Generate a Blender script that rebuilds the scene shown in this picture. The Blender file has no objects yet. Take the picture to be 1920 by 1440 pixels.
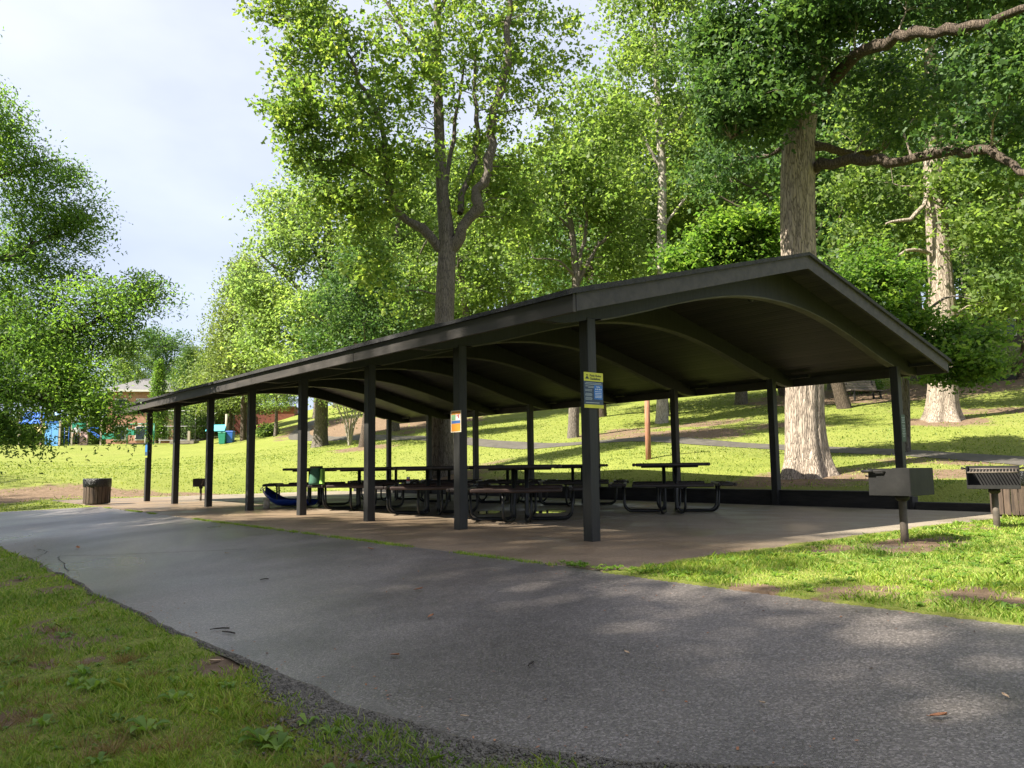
import bpy, bmesh, math
import numpy as np
from mathutils import Vector, Matrix
rng = np.random.default_rng(7)
scene = bpy.context.scene
col = scene.collection
rad = math.radians

# ---------------------------------------------------------------- camera, world, sun, exposure
FOC, PIT, ROLL, TH = 1466.84, .1044, .0135, -.6994
CAM = np.array([-5.6427, 5.7793, .77])
_fx = np.array([math.cos(TH), math.sin(TH), 0]); _R = np.array([math.sin(TH), -math.cos(TH), 0]); _up = np.array([0, 0, 1.])
_F = _fx*math.cos(PIT)+_up*math.sin(PIT); _U = _up*math.cos(PIT)-_fx*math.sin(PIT)
cd = bpy.data.cameras.new('camera'); cam = bpy.data.objects.new('camera', cd); col.objects.link(cam)
cR = _R*math.cos(ROLL)-_U*math.sin(ROLL)
cU = _U*math.cos(ROLL)+_R*math.sin(ROLL)
M = Matrix(((cR[0], cU[0], -_F[0], CAM[0]), (cR[1], cU[1], -_F[1], CAM[1]), (cR[2], cU[2], -_F[2], CAM[2]), (0, 0, 0, 1)))
cam.matrix_world = M
cd.sensor_width = 36; cd.lens = FOC/1920*36; cd.clip_end = 3000; cd.clip_start = .05
scene.camera = cam

SUN_AZ, SUN_EL = 74.0, 48.0
scene.view_settings.view_transform = 'Standard'; scene.view_settings.look = 'None'
scene.view_settings.gamma = 1; scene.view_settings.use_curve_mapping = False
scene.view_settings.exposure = 1.93
w = bpy.data.worlds.new('World'); scene.world = w; w.use_nodes = True
nt = w.node_tree; nt.nodes.clear()
def N(nt, t, **k):
    n = nt.nodes.new(t)
    for a, b in k.items():
        if a.startswith('i_'):
            key = a[2:]
            key = int(key) if key.isdigit() else key.replace('_', ' ')
            n.inputs[key].default_value = b
        else: setattr(n, a, b)
    return n
L = lambda nt, a, b: nt.links.new(a, b)
def ramp(nt, stops, fac):
    r = N(nt, 'ShaderNodeValToRGB'); e = r.color_ramp.elements
    while len(e) < len(stops): e.new(.5)
    for q, (p, c) in zip(e, stops):
        q.position = p; q.color = (*c, 1) if len(c) == 3 else c
    L(nt, fac, r.inputs[0]); return r.outputs[0]
def mix(nt, fac, a, b, mode='MIX'):
    m = N(nt, 'ShaderNodeMix', data_type='RGBA', blend_type=mode)
    for s, v in ((0, fac), (6, a), (7, b)):
        if isinstance(v, (int, float)): m.inputs[s].default_value = v
        elif isinstance(v, tuple): m.inputs[s].default_value = (*v, 1)
        else: L(nt, v, m.inputs[s])
    return m.outputs[2]
sky = N(nt, 'ShaderNodeTexSky', sky_type='NISHITA', sun_disc=False, sun_elevation=rad(SUN_EL), sun_rotation=rad(90-SUN_AZ), air_density=1.2, dust_density=2.0)
tc = N(nt, 'ShaderNodeTexCoord')
mp = N(nt, 'ShaderNodeMapping'); mp.inputs['Scale'].default_value = (1, 1, 2.2); L(nt, tc.outputs['Generated'], mp.inputs[0])
n1 = N(nt, 'ShaderNodeTexNoise', i_Scale=1.25, i_Detail=6.0, i_Roughness=.5); L(nt, mp.outputs[0], n1.inputs[0])
clouds = ramp(nt, [(.34, (2.8, 3.0, 3.55)), (.62, (4.7, 4.75, 5.15))], n1.outputs[0])
cm = mix(nt, .86, sky.outputs[0], clouds)
sz = N(nt, 'ShaderNodeSeparateXYZ'); L(nt, tc.outputs['Generated'], sz.inputs[0])
cm = mix(nt, 1.0, cm, ramp(nt, [(.12, (.6, .67, .79)), (.3, (.8, .84, .92)), (.6, (1, .99, 1))], sz.outputs[2]), 'MULTIPLY')
bg = N(nt, 'ShaderNodeBackground', i_Strength=.074); L(nt, cm, bg.inputs[0])
wo = N(nt, 'ShaderNodeOutputWorld'); L(nt, bg.outputs[0], wo.inputs[0])
sd = bpy.data.lights.new('sun', 'SUN'); sd.energy = 4.4; sd.angle = rad(.53); sd.color = (1, .93, .8)
so = bpy.data.objects.new('sun', sd); col.objects.link(so)
sdir = Vector((math.cos(rad(SUN_AZ))*math.cos(rad(SUN_EL)), math.sin(rad(SUN_AZ))*math.cos(rad(SUN_EL)), math.sin(rad(SUN_EL))))
so.rotation_euler = sdir.to_track_quat('Z', 'Y').to_euler(); so.location = (0, 30, 30)
scene.cycles.max_bounces = 6; scene.cycles.diffuse_bounces = 3; scene.cycles.glossy_bounces = 2
scene.cycles.transmission_bounces = 4; scene.cycles.transparent_max_bounces = 6
scene.cycles.use_denoising = True

# ---------------------------------------------------------------- measuring helpers (photo pixel + real distance -> world point)
def ray(x, y):
    a = x-960; b = -(y-720); c, s = math.cos(ROLL), math.sin(ROLL)
    return _F+_R*(c*a+s*b)/FOC+_U*(-s*a+c*b)/FOC
def at(x, y, D):
    d = ray(x, y); return CAM+d*(D/math.hypot(d[0], d[1]))
def zat(x, y, z=0.):
    d = ray(x, y); return CAM+d*((z-CAM[2])/d[2])

# ---------------------------------------------------------------- object helpers
def link(o, parent=None):
    col.objects.link(o)
    if parent is not None: o.parent = parent
    return o
def tag(o, label=None, cat=None, group=None, kind=None):
    if label: o['label'] = label
    if cat: o['category'] = cat
    if group: o['group'] = group
    if kind: o['kind'] = kind
    return o
def thing(name, label, cat, loc=(0, 0, 0), rz=0, group=None):
    o = bpy.data.objects.new(name, None); link(o); o.location = tuple(loc); o.rotation_euler = (0, 0, rz)
    o.empty_display_size = .2
    return tag(o, label, cat, group)
def np_mesh(name, V, faces, k, mat, parent=None, smooth=False):
    """V (n,3); faces (m,k) all k-gons"""
    me = bpy.data.meshes.new(name); V = np.asarray(V, np.float32); F = np.asarray(faces, np.int32)
    me.vertices.add(len(V)); me.vertices.foreach_set('co', V.ravel())
    me.loops.add(F.size); me.loops.foreach_set('vertex_index', F.ravel())
    me.polygons.add(len(F)); me.polygons.foreach_set('loop_start', np.arange(0, F.size, k, dtype=np.int32))
    me.polygons.foreach_set('loop_total', np.full(len(F), k, np.int32))
    if smooth: me.polygons.foreach_set('use_smooth', np.ones(len(F), bool))
    me.update(calc_edges=True)
    if mat: me.materials.append(mat)
    return link(bpy.data.objects.new(name, me), parent)
class MB:
    """collects shapes and links them as one mesh object"""
    def __init__(s): s.v = []; s.f = []; s.sm = []
    def add(s, V, F, smooth=False):
        b = len(s.v); s.v += [tuple(float(c) for c in p) for p in V]
        s.f += [tuple(i+b for i in f) for f in F]; s.sm += [smooth]*len(F); return s
    def box(s, c, d, rz=0, rot=None, taper=1):
        c = np.array(c, float); h = np.array(d, float)/2; P = []
        for sz in (-1, 1):
            t = taper if sz > 0 else 1
            for sx, sy in ((-1, -1), (1, -1), (1, 1), (-1, 1)): P.append([sx*h[0]*t, sy*h[1]*t, sz*h[2]])
        m = rot if rot is not None else Matrix.Rotation(rz, 3, 'Z')
        P = [np.array(m @ Vector(p))+c for p in P]
        return s.add(P, [(3, 2, 1, 0), (4, 5, 6, 7), (0, 1, 5, 4), (1, 2, 6, 5), (2, 3, 7, 6), (3, 0, 4, 7)])
    def bar(s, a, b, wd, ht=None, up=(0, 0, 1)):
        a, b = Vector(a), Vector(b); d = (b-a); l = d.length; d.normalize(); ht = ht or wd
        u = Vector(up)
        if abs(u.dot(d)) > .98: u = Vector((0, 1, 0))
        r = d.cross(u).normalized(); u = r.cross(d)
        return s.box((a+b)/2, (wd, l, ht), rot=Matrix((r, d, u)).transposed())
    def tube(s, pts, r, seg=8, cap=True):
        pts = [Vector(tuple(p)) for p in pts]; n = len(pts)
        rs = r if hasattr(r, '__len__') else [r]*n
        V = []; prev = None
        for i in range(n):
            t = (pts[min(i+1, n-1)]-pts[max(i-1, 0)]).normalized()
            if prev is None:
                prev = t.cross(Vector((0, 0, 1)) if abs(t.z) < .9 else Vector((1, 0, 0))).normalized()
            else: prev = (prev-t*prev.dot(t)).normalized()
            q = t.cross(prev)
            for k in range(seg):
                a = 2*math.pi*k/seg; V.append(pts[i]+(prev*math.cos(a)+q*math.sin(a))*rs[i])
        F = [(i*seg+k, i*seg+(k+1) % seg, (i+1)*seg+(k+1) % seg, (i+1)*seg+k) for i in range(n-1) for k in range(seg)]
        s.add(V, F, True)
        if cap:
            b = len(s.v)-len(V); s.f += [tuple(b+k for k in range(seg))[::-1], tuple(b+(n-1)*seg+k for k in range(seg))]; s.sm += [False]*2
        return s
    def lathe(s, prof, seg=20, c=(0, 0, 0), fn=None):
        V = []
        for r, z in prof:
            for k in range(seg):
                a = 2*math.pi*k/seg; rr = r*(fn(a, z) if fn else 1); V.append((c[0]+rr*math.cos(a), c[1]+rr*math.sin(a), c[2]+z))
        n = len(prof)
        F = [(i*seg+k, i*seg+(k+1) % seg, (i+1)*seg+(k+1) % seg, (i+1)*seg+k) for i in range(n-1) for k in range(seg)]
        return s.add(V, F, True)
    def prism(s, poly, a, b):
        """poly: list of 3D offsets; swept from a to b"""
        n = len(poly); a = np.array(a, float); b = np.array(b, float)
        V = [np.array(p)+a for p in poly]+[np.array(p)+b for p in poly]
        return s.add(V, [tuple(range(n))[::-1], tuple(range(n, 2*n))]+[(k, (k+1) % n, n+(k+1) % n, n+k) for k in range(n)])
    def build(s, name, mat, parent=None, bevel=0, loc=None):
        me = bpy.data.meshes.new(name); me.from_pydata(s.v, [], s.f)
        me.polygons.foreach_set('use_smooth', s.sm)
        if mat: me.materials.append(mat)
        bm = bmesh.new(); bm.from_mesh(me); bmesh.ops.recalc_face_normals(bm, faces=bm.faces)
        if bevel: bmesh.ops.bevel(bm, geom=[e for e in bm.edges if len(e.link_faces) == 2 and e.calc_face_angle(0) > .6], offset=bevel, segments=1, affect='EDGES')
        bm.to_mesh(me); bm.free()
        o = link(bpy.data.objects.new(name, me), parent)
        if loc is not None: o.location = tuple(loc)
        return o
def copy_tree(o, parent=None):
    kids = list(o.children)
    c = o.copy(); col.objects.link(c)
    if parent is not None: c.parent = parent
    for ch in kids: copy_tree(ch, c)
    return c

# ---------------------------------------------------------------- materials
def new_mat(name):
    m = bpy.data.materials.new(name); m.use_nodes = True; nt = m.node_tree; nt.nodes.clear()
    o = N(nt, 'ShaderNodeOutputMaterial'); p = N(nt, 'ShaderNodeBsdfPrincipled'); L(nt, p.outputs[0], o.inputs[0])
    return m, nt, p, o
def bump(nt, p, h, strength=.4, dist=.02):
    b = N(nt, 'ShaderNodeBump', i_Strength=strength, i_Distance=dist); L(nt, h, b.inputs['Height']); L(nt, b.outputs[0], p.inputs['Normal'])
def noise_mat(name, c1, c2, scale=5, rough=.7, bumps=.3, bdist=.01, stretch=(1, 1, 1), metal=0, detail=6, spec=.5, coord='Object', lo=.35, hi=.65):
    m, nt, p, o = new_mat(name)
    t = N(nt, 'ShaderNodeTexCoord'); mp = N(nt, 'ShaderNodeMapping'); mp.inputs['Scale'].default_value = stretch; L(nt, t.outputs[coord], mp.inputs[0])
    n = N(nt, 'ShaderNodeTexNoise', i_Scale=scale, i_Detail=detail, i_Roughness=.6); L(nt, mp.outputs[0], n.inputs[0])
    L(nt, ramp(nt, [(lo, c1), (hi, c2)], n.outputs[0]), p.inputs['Base Color'])
    p.inputs['Roughness'].default_value = rough; p.inputs['Metallic'].default_value = metal
    p.inputs['Specular IOR Level'].default_value = spec
    if bumps:
        n2 = N(nt, 'ShaderNodeTexNoise', i_Scale=scale*4, i_Detail=5.0); L(nt, mp.outputs[0], n2.inputs[0]); bump(nt, p, n2.outputs[0], bumps, bdist)
    return m
def flat(name, c, rough=.6, metal=0):
    k = .82
    return noise_mat(name, tuple(x*k for x in c), c, 9, rough, .1, .003, metal=metal)
def leaf_mat(name, ca, cb, cc, trans=.56, tcol=2.0):
    m, nt, p, o = new_mat(name)
    g = N(nt, 'ShaderNodeNewGeometry'); t = N(nt, 'ShaderNodeTexCoord')
    c = ramp(nt, [(0, ca), (.55, cb), (.97, cc)], g.outputs['Random Per Island'])
    n = N(nt, 'ShaderNodeTexNoise', i_Scale=.55, i_Detail=3.0); L(nt, t.outputs['Object'], n.inputs[0])
    v = ramp(nt, [(.3, (.68, .74, .8)), (.7, (1.15, 1.1, .85))], n.outputs[0])
    c = mix(nt, 1.0, c, v, 'MULTIPLY')
    L(nt, c, p.inputs['Base Color']); p.inputs['Roughness'].default_value = .52; p.inputs['Specular IOR Level'].default_value = .3
    tr = N(nt, 'ShaderNodeBsdfTranslucent'); L(nt, mix(nt, 1.0, c, (tcol*1.03, tcol*1.05, tcol*.6), 'MULTIPLY'), tr.inputs[0])
    ms = N(nt, 'ShaderNodeMixShader', i_0=trans); L(nt, p.outputs[0], ms.inputs[1]); L(nt, tr.outputs[0], ms.inputs[2]); L(nt, ms.outputs[0], o.inputs[0])
    return m
LF = {
 'tulip': leaf_mat('leaf_tulip', (.085, .15, .036), (.135, .205, .05), (.22, .275, .075)),
 'oak': leaf_mat('leaf_oak', (.036, .08, .03), (.062, .122, .042), (.11, .18, .06), .42),
 'willow': leaf_mat('leaf_willow', (.07, .14, .035), (.11, .2, .045), (.17, .26, .06)),
 'pale': leaf_mat('leaf_pale', (.13, .2, .07), (.17, .245, .09), (.22, .28, .11)),
 'maple': leaf_mat('leaf_maple', (.065, .135, .028), (.1, .18, .038), (.16, .23, .055)),
 'dark': leaf_mat('leaf_dark', (.02, .05, .02), (.03, .07, .025), (.05, .09, .03), .3),
 'conifer': leaf_mat('leaf_conifer', (.07, .14, .035), (.1, .175, .045), (.13, .2, .055), .25),
 'fir': leaf_mat('leaf_pine', (.11, .16, .055), (.15, .2, .065), (.18, .23, .08), .35),
 'wood': leaf_mat('leaf_wood', (.09, .148, .042), (.13, .195, .058), (.19, .25, .085)),
}
def bark_mat(name, c1, c2, scale=1.0, strength=1.0):
    m, nt, p, o = new_mat(name)
    t = N(nt, 'ShaderNodeTexCoord'); mp = N(nt, 'ShaderNodeMapping'); mp.inputs['Scale'].default_value = (9*scale, 9*scale, 1.3*scale); L(nt, t.outputs['Object'], mp.inputs[0])
    v = N(nt, 'ShaderNodeTexVoronoi', feature='DISTANCE_TO_EDGE', i_Scale=1.8); 
    n0 = N(nt, 'ShaderNodeTexNoise', i_Scale=2.0, i_Detail=4.0); L(nt, mp.outputs[0], n0.inputs[0])
    wv = N(nt, 'ShaderNodeVectorMath', operation='ADD'); L(nt, mp.outputs[0], wv.inputs[0]); L(nt, n0.outputs['Color'], wv.inputs[1]); L(nt, wv.outputs[0], v.inputs[0])
    n = N(nt, 'ShaderNodeTexNoise', i_Scale=5.0, i_Detail=6.0); L(nt, mp.outputs[0], n.inputs[0])
    n3 = N(nt, 'ShaderNodeTexNoise', i_Scale=.9, i_Detail=3.0); L(nt, t.outputs['Object'], n3.inputs[0])
    c = ramp(nt, [(.3, c1), (.7, c2)], n.outputs[0])
    c = mix(nt, ramp(nt, [(0, (1, 1, 1)), (.12, (0, 0, 0))], v.outputs[0]), c, tuple(x*.4 for x in c1))
    c = mix(nt, ramp(nt, [(.5, (0, 0, 0)), (.75, (.5, .5, .5))], n3.outputs[0]), c, tuple(x*.55 for x in c2))
    L(nt, c, p.inputs['Base Color']); p.inputs['Roughness'].default_value = .9; p.inputs['Specular IOR Level'].default_value = .2
    h = N(nt, 'ShaderNodeMath', operation='MINIMUM', i_1=.3); L(nt, v.outputs[0], h.inputs[0])
    h2 = N(nt, 'ShaderNodeMath', operation='MULTIPLY_ADD', i_1=.25); L(nt, n.outputs[0], h2.inputs[0]); L(nt, h.outputs[0], h2.inputs[2])
    bump(nt, p, h2.outputs[0], strength, .06)
    return m
BARK = bark_mat('bark_oak', (.27, .22, .175), (.46, .385, .31))
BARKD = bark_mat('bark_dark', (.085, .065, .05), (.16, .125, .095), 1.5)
BARKG = bark_mat('bark_grey', (.15, .13, .11), (.25, .215, .18), 1.5)
BARKW = bark_mat('bark_pale', (.35, .31, .27), (.5, .45, .4), 1.5, .5)

# ---------------------------------------------------------------- terrain height
SLX0, SLX1, SLY0, SLY1 = -1.75, 19.0, -7.0, 1.55
HC = [(0,835,75),(100,835,75),(250,833,75),(450,829,70),(0,922,25),(0,905,30),(0,870,46),(250,905,29),(250,872,44),(450,880,34),(450,852,48),
 (600,868,33),(600,842,45),(600,812,58),(560,800,66),(600,764,90),(640,770,80),(520,790,82),(700,765,78),(450,815,84),(480,815,70),(700,790,58),(678,838,38),(742,807,48),(829,888,24),(900,872,24),(900,832,34),(900,795,48),(1050,862,24),
 (1130,780,42),(1050,832,31),(1215,856,21),(1250,790,38),(1215,822,27),(1390,760,42),(1400,836,25),(1400,882,19),(1515,893,18),(1590,760,38),
 (1650,748,41),(1620,803,28),(1770,787,30),(1850,717,46),(1700,862,20.5),(1920,872,19),(1920,850,22.5),(1920,765,34),(1920,702,50),(1400,738,50),
 (1000,778,52),(1700,722,48),(1920,680,60),(1870,684,56),(2200,720,40),(2200,860,20),(2200,640,70)]
cp = [tuple(at(*h)) for h in HC]
for X in range(-6, 20, 3): cp += [(X, -7.2, .22), (X, -8.6, .34), (X, 1, 0.), (X, 8, -.4), (X, 16, -.5)]
for Y in (-6, -3, 0, 3, 7, 14): cp += [(20.5, Y, .0)]
for D in (110, 200):
    for px, z in ((-2600, 2), (-900, 3), (0, 3.2), (450, 3.6), (700, 6), (1000, 9), (1400, 11), (1900, 13), (2600, 10), (4500, 2)):
        q = at(px, 880, D) if px < 2000 else at(px, 860, D); cp.append((q[0], q[1], z+(D-110)*.03))
cp += [(-40, 40, -.5), (0, 60, -.5), (-60, 0, 0), (-30, -20, 1.5), (-100, 100, 0), (40, 60, 0), (-20, 10, -.4), (-12, -12, .5)]
cp = np.array(cp)
def _k(r2): return np.where(r2 > 1e-9, .5*r2*np.log(np.maximum(r2, 1e-9)), 0)
_P = cp[:, :2]/30; _n = len(_P)
_A = np.zeros((_n+3, _n+3)); _A[:_n, :_n] = _k(((_P[:, None]-_P[None])**2).sum(-1))+np.eye(_n)*.002
_A[:_n, _n:] = np.c_[np.ones(_n), _P]; _A[_n:, :_n] = _A[:_n, _n:].T
_w = np.linalg.solve(_A, np.r_[cp[:, 2], 0, 0, 0])
def sstep(a, b, x): t = np.clip((x-a)/(b-a), 0, 1); return t*t*(3-2*t)
def height(x, y):
    x = np.asarray(x, float); y = np.asarray(y, float); sh = x.shape; x = x.ravel(); y = y.ravel(); out = np.empty_like(x)
    for i in range(0, len(x), 20000):
        q = np.c_[x[i:i+20000], y[i:i+20000]]/30
        out[i:i+20000] = _k(((q[:, None]-_P[None])**2).sum(-1))@_w[:_n]+_w[_n]+q@_w[_n+1:]
    near = np.where(y > 1.6, np.maximum(-.076*(y-1.6), -.42), 0.)
    dx = np.maximum(np.maximum(-9-x, x-18.9), 0); dy = np.maximum(np.maximum(-7.27-y, y-9), 0)
    wgt = sstep(0, 5, np.hypot(dx, dy)); wgt = np.where(y < -7.27, 1., wgt)
    o = near*(1-wgt)+out*wgt
    o = np.where((y < -7.27) & (x < -.1), (np.where(x < -2.3, 0, .07))*(1-sstep(0, 3, -7.27-y))+out*sstep(0, 3, -7.27-y), o)
    und = .035*np.sin(x*1.3+2*np.sin(y*.7))*np.sin(y*1.1+x*.3)*np.clip(np.hypot(x-8, y+3)/25-.3, 0, 1)
    return (o+und).reshape(sh)
hz = lambda x, y: float(height(np.array([x]), np.array([y]))[0])
def ground_at(px, D):
    q = at(px, 860, D); return np.array([q[0], q[1], hz(q[0], q[1])])

# value noise for masks
_perm = rng.random((256, 256))
def vnoise(x, y):
    xi = np.floor(x).astype(int); yi = np.floor(y).astype(int); fx = x-xi; fy = y-yi; fx = fx*fx*(3-2*fx); fy = fy*fy*(3-2*fy)
    g = lambda a, b: _perm[a % 256, b % 256]
    return (g(xi, yi)*(1-fx)+g(xi+1, yi)*fx)*(1-fy)+(g(xi, yi+1)*(1-fx)+g(xi+1, yi+1)*fx)*fy
def fbm(x, y): return (vnoise(x, y)+.5*vnoise(2.1*x+5, 2.1*y)+.25*vnoise(4.3*x, 4.3*y+9))/1.75

# dirt patches: (x, y, radius along x, radius along y, strength)
DIRT = []
def dpatch(px, py, z, rx, ry, s=1.):
    q = zat(px, py, z) if z is not None else None; DIRT.append((q[0], q[1], rx, ry, s))
dpatch(1410, 1105, 0, .16, .16, .9); dpatch(1620, 1112, 0, .2, .3, .8); dpatch(1840, 1122, 0, .26, .34); dpatch(1760, 1092, 0, .2, .2, .6); dpatch(1700, 1022, 0, .35, .6, .9); dpatch(1560, 1030, 0, .25, .5, .7)
dpatch(1870, 992, 0, .4, .6, .6); dpatch(460, 1260, -.25, .25, .2, .8); dpatch(560, 1330, -.27, .18, .14, .7); dpatch(480, 1250, -.25, .2, .2, .6)
for px, D, rx, ry, s in ((20, 27, 1.6, 1.3, .9), (90, 27.5, 1.5, 1.2, .9), (180, 28, 1.4, 1.1, .9), (260, 27.5, 1.3, 1.0, .8), (350, 27, 1.2, 1., .8), (430, 26, 1.2, .9, .6), (690, 55, 9, 4, 1), (780, 55, 6, 3, 1), (640, 60, 8, 3, .9), (1250, 30, 2.5, 2, .9), (1300, 28, 1.6, 1.6, .9), (1180, 33, 2, 2, .6),
    (1515, 17.4, 1.6, 1.3, .9), (1600, 18.5, 1.2, 1, .7), (1330, 34, 2, 2, .6), (1600, 43, 5, 4, .9), (1690, 43, 4, 3, .9), (1460, 30, 2, 1.5, .5), (1830, 45, 5, 3, .9), (1770, 29.5, 1.6, 1.4, .8), (1800, 20, 1.5, 1, .6), (1880, 33, 3, 1.5, .6), (829, 23.5, 1.6, 1.3, .7), (678, 37.5, 2, 1.4, .8), (900, 27, 2, 1, .3), (1790, 17.6, 1.4, 1, .7)):
    q = at(px, 860, D); DIRT.append((q[0], q[1], rx, ry, s))
def dirt_mask(x, y):
    m = np.zeros_like(x)
    for a, b, rx, ry, s in DIRT: m = np.maximum(m, s*np.clip(1.5-np.hypot((x-a)/rx, (y-b)/ry), 0, 1))
    n = fbm(x*1.1, y*1.1)
    d = np.hypot(x-CAM[0], y-CAM[1])
    m = m*1.0+np.clip(fbm(x*2.5+30, y*2.5)-.54, 0, 1)*3.2*(d < 9)*(y > 3)
    # worn strip by the asphalt
    return np.clip(m+(n-.5)*.9*(m > .02)+(fbm(x*7, y*7+3)-.5)*1.1*(m > .02)*(d < 12), 0, 1)
# asphalt drive outline
def drive_left(x):
    return np.interp(x, [-8, -4.6, -4.2, -3.9, -3.4, -2.7, -2, 0, 8], [2.7, 3.45, 3.7, 3.88, 4.08, 4.2, 4.24, 4.26, 4.22])+.09*(fbm(x*2.2, x*0+3)-.5)+np.where(x > 7.5, np.maximum(x-7.5, 0)**1.7*.8, 0)
DX0, DX1 = -14, 15.6
def in_drive(x, y, m=0.):
    ledge = drive_left(x)
    redge = 1.57+np.where(x > 13.5, (x-13.5)*.72, 0)
    return (y > redge-m) & (y < ledge+m) & (x < 30)
def in_slab(x, y, m=0.):
    return (x > SLX0-m) & (x < SLX1+m) & (y > SLY0-1-m) & (y < SLY1+.1+m)
# the path across the hill, as centre line points
PC = [ground_at(px, D) for px, D in ((2150, 17.5), (1980, 19.3), (1850, 21), (1700, 22.2), (1560, 23), (1400, 24.6), (1250, 26.5), (1100, 29), (960, 32.5), (820, 38), (700, 46), (600, 52), (560, 60), (600, 72))]
def poly_smooth(P, n=8):
    P = np.array(P, float); out = []
    for i in range(len(P)-1):
        a, b, c, d = P[max(i-1, 0)], P[i], P[i+1], P[min(i+2, len(P)-1)]
        for t in np.arange(n)/n: out.append(.5*((2*b)+(c-a)*t+(2*a-5*b+4*c-d)*t*t+(3*b-a-3*c+d)*t**3))
    out.append(P[-1]); return np.array(out)
PCS = poly_smooth(PC, 8)
def in_path(x, y, m=0.):
    r = np.zeros(x.shape, bool)
    for q in PCS: r |= np.hypot(x-q[0], y-q[1]) < .75+m
    return r

# ---------------------------------------------------------------- ground sheet
def build_ground():
    nr, na = 1100, 900
    r = np.exp(np.linspace(math.log(.4), math.log(900), nr)); 
    u = np.linspace(0, 1, na, endpoint=False)
    a = TH+2*math.pi*(u-.5)-.72*np.sin(2*math.pi*(u-.5))*1.0   # denser towards the view
    x = CAM[0]+r[:, None]*np.cos(a)[None]; y = CAM[1]+r[:, None]*np.sin(a)[None]
    z = height(x, y)
    hid = in_drive(x, y, -.03) | in_slab(x, y, -.12) & (y > -7.27)
    near = np.hypot(x-CAM[0], y-CAM[1]) < 11
    hid |= (x > SLX0+.12) & (x < 13.4) & (y > 1.3) & (y < 1.7)
    z = np.where(hid, z-.05, z+np.where(near & ~hid, .03*(fbm(x*3, y*3)-.5)+.012, 0))
    z = np.where(in_path(x.ravel(), y.ravel(), -.1).reshape(x.shape), z-.05, z)
    V = np.c_[x.ravel(), y.ravel(), z.ravel()]
    i, j = np.meshgrid(np.arange(nr-1), np.arange(na), indexing='ij'); j2 = (j+1) % na
    F = np.stack([i*na+j, (i+1)*na+j, (i+1)*na+j2, i*na+j2], -1).reshape(-1, 4)
    V = np.r_[V, [[CAM[0], CAM[1], hz(CAM[0], CAM[1])]]]
    m, nt, p, o = new_mat('grass_ground')
    at_ = N(nt, 'ShaderNodeAttribute', attribute_name='dirt'); t = N(nt, 'ShaderNodeTexCoord')
    n1 = N(nt, 'ShaderNodeTexNoise', i_Scale=1.3, i_Detail=8.0, i_Roughness=.65); n2 = N(nt, 'ShaderNodeTexNoise', i_Scale=28.0, i_Detail=5.0, i_Roughness=.7); n3 = N(nt, 'ShaderNodeTexNoise', i_Scale=.16, i_Detail=4.0)
    n4 = N(nt, 'ShaderNodeTexNoise', i_Scale=7.0, i_Detail=6.0, i_Roughness=.7)
    for q in (n1, n2, n3, n4): L(nt, t.outputs['Object'], q.inputs[0])
    g = ramp(nt, [(.3, (.085, .122, .02)), (.5, (.155, .197, .03)), (.7, (.23, .26, .055))], n1.outputs[0])
    g = mix(nt, .6, g, ramp(nt, [(.32, (.06, .08, .016)), (.62, (.23, .25, .055))], n2.outputs[0]))
    g = mix(nt, ramp(nt, [(.42, (0, 0, 0)), (.7, (.5, .5, .5))], n3.outputs[0]), g, (.2, .21, .055))
    d = ramp(nt, [(.3, (.09, .06, .036)), (.7, (.22, .155, .105))], n4.outputs[0])
    ad = N(nt, 'ShaderNodeMath', operation='ADD'); L(nt, at_.outputs['Fac'], ad.inputs[0])
    sb = N(nt, 'ShaderNodeMath', operation='MULTIPLY_ADD', i_1=.9, i_2=-.45); L(nt, n4.outputs[0], sb.inputs[0]); L(nt, sb.outputs[0], ad.inputs[1])
    f = ramp(nt, [(.3, (0, 0, 0)), (.55, (1, 1, 1))], ad.outputs[0])
    L(nt, mix(nt, f, g, d), p.inputs['Base Color']); p.inputs['Roughness'].default_value = .9; p.inputs['Specular IOR Level'].default_value = .15
    bump(nt, p, n2.outputs[0], .7, .04)
    ob = np_mesh('ground', V, F, 4, m, smooth=True)
    me = ob.data; A = me.attributes.new('dirt', 'FLOAT', 'POINT'); dm = dirt_mask(V[:, 0], V[:, 1]); A.data.foreach_set('value', dm.astype(np.float32))
    tag(ob, 'sloping lawn with worn dirt patches rising behind the shelter', kind='structure')
build_ground()

def strip(name, left, right, nacross, mat, dz=.0, kind='structure', thick=0, label=None):
    """sheet between two polylines draped over the terrain"""
    Lp = np.array(left)[:, :2]; Rp = np.array(right)[:, :2]; t = np.linspace(0, 1, nacross)
    G = Lp[:, None]*(1-t)[None, :, None]+Rp[:, None]*t[None, :, None]
    z = height(G[..., 0], G[..., 1])+dz; n = len(Lp)
    V = np.c_[G.reshape(-1, 2), z.ravel()]
    i, j = np.meshgrid(np.arange(n-1), np.arange(nacross-1), indexing='ij')
    F = np.stack([i*nacross+j, i*nacross+j+1, (i+1)*nacross+j+1, (i+1)*nacross+j], -1).reshape(-1, 4)
    o = np_mesh(name, V, F, 4, mat, smooth=True)
    if o.data.polygons[0].normal.z < 0: o.data.flip_normals()
    return tag(o, label, kind=kind)
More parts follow.
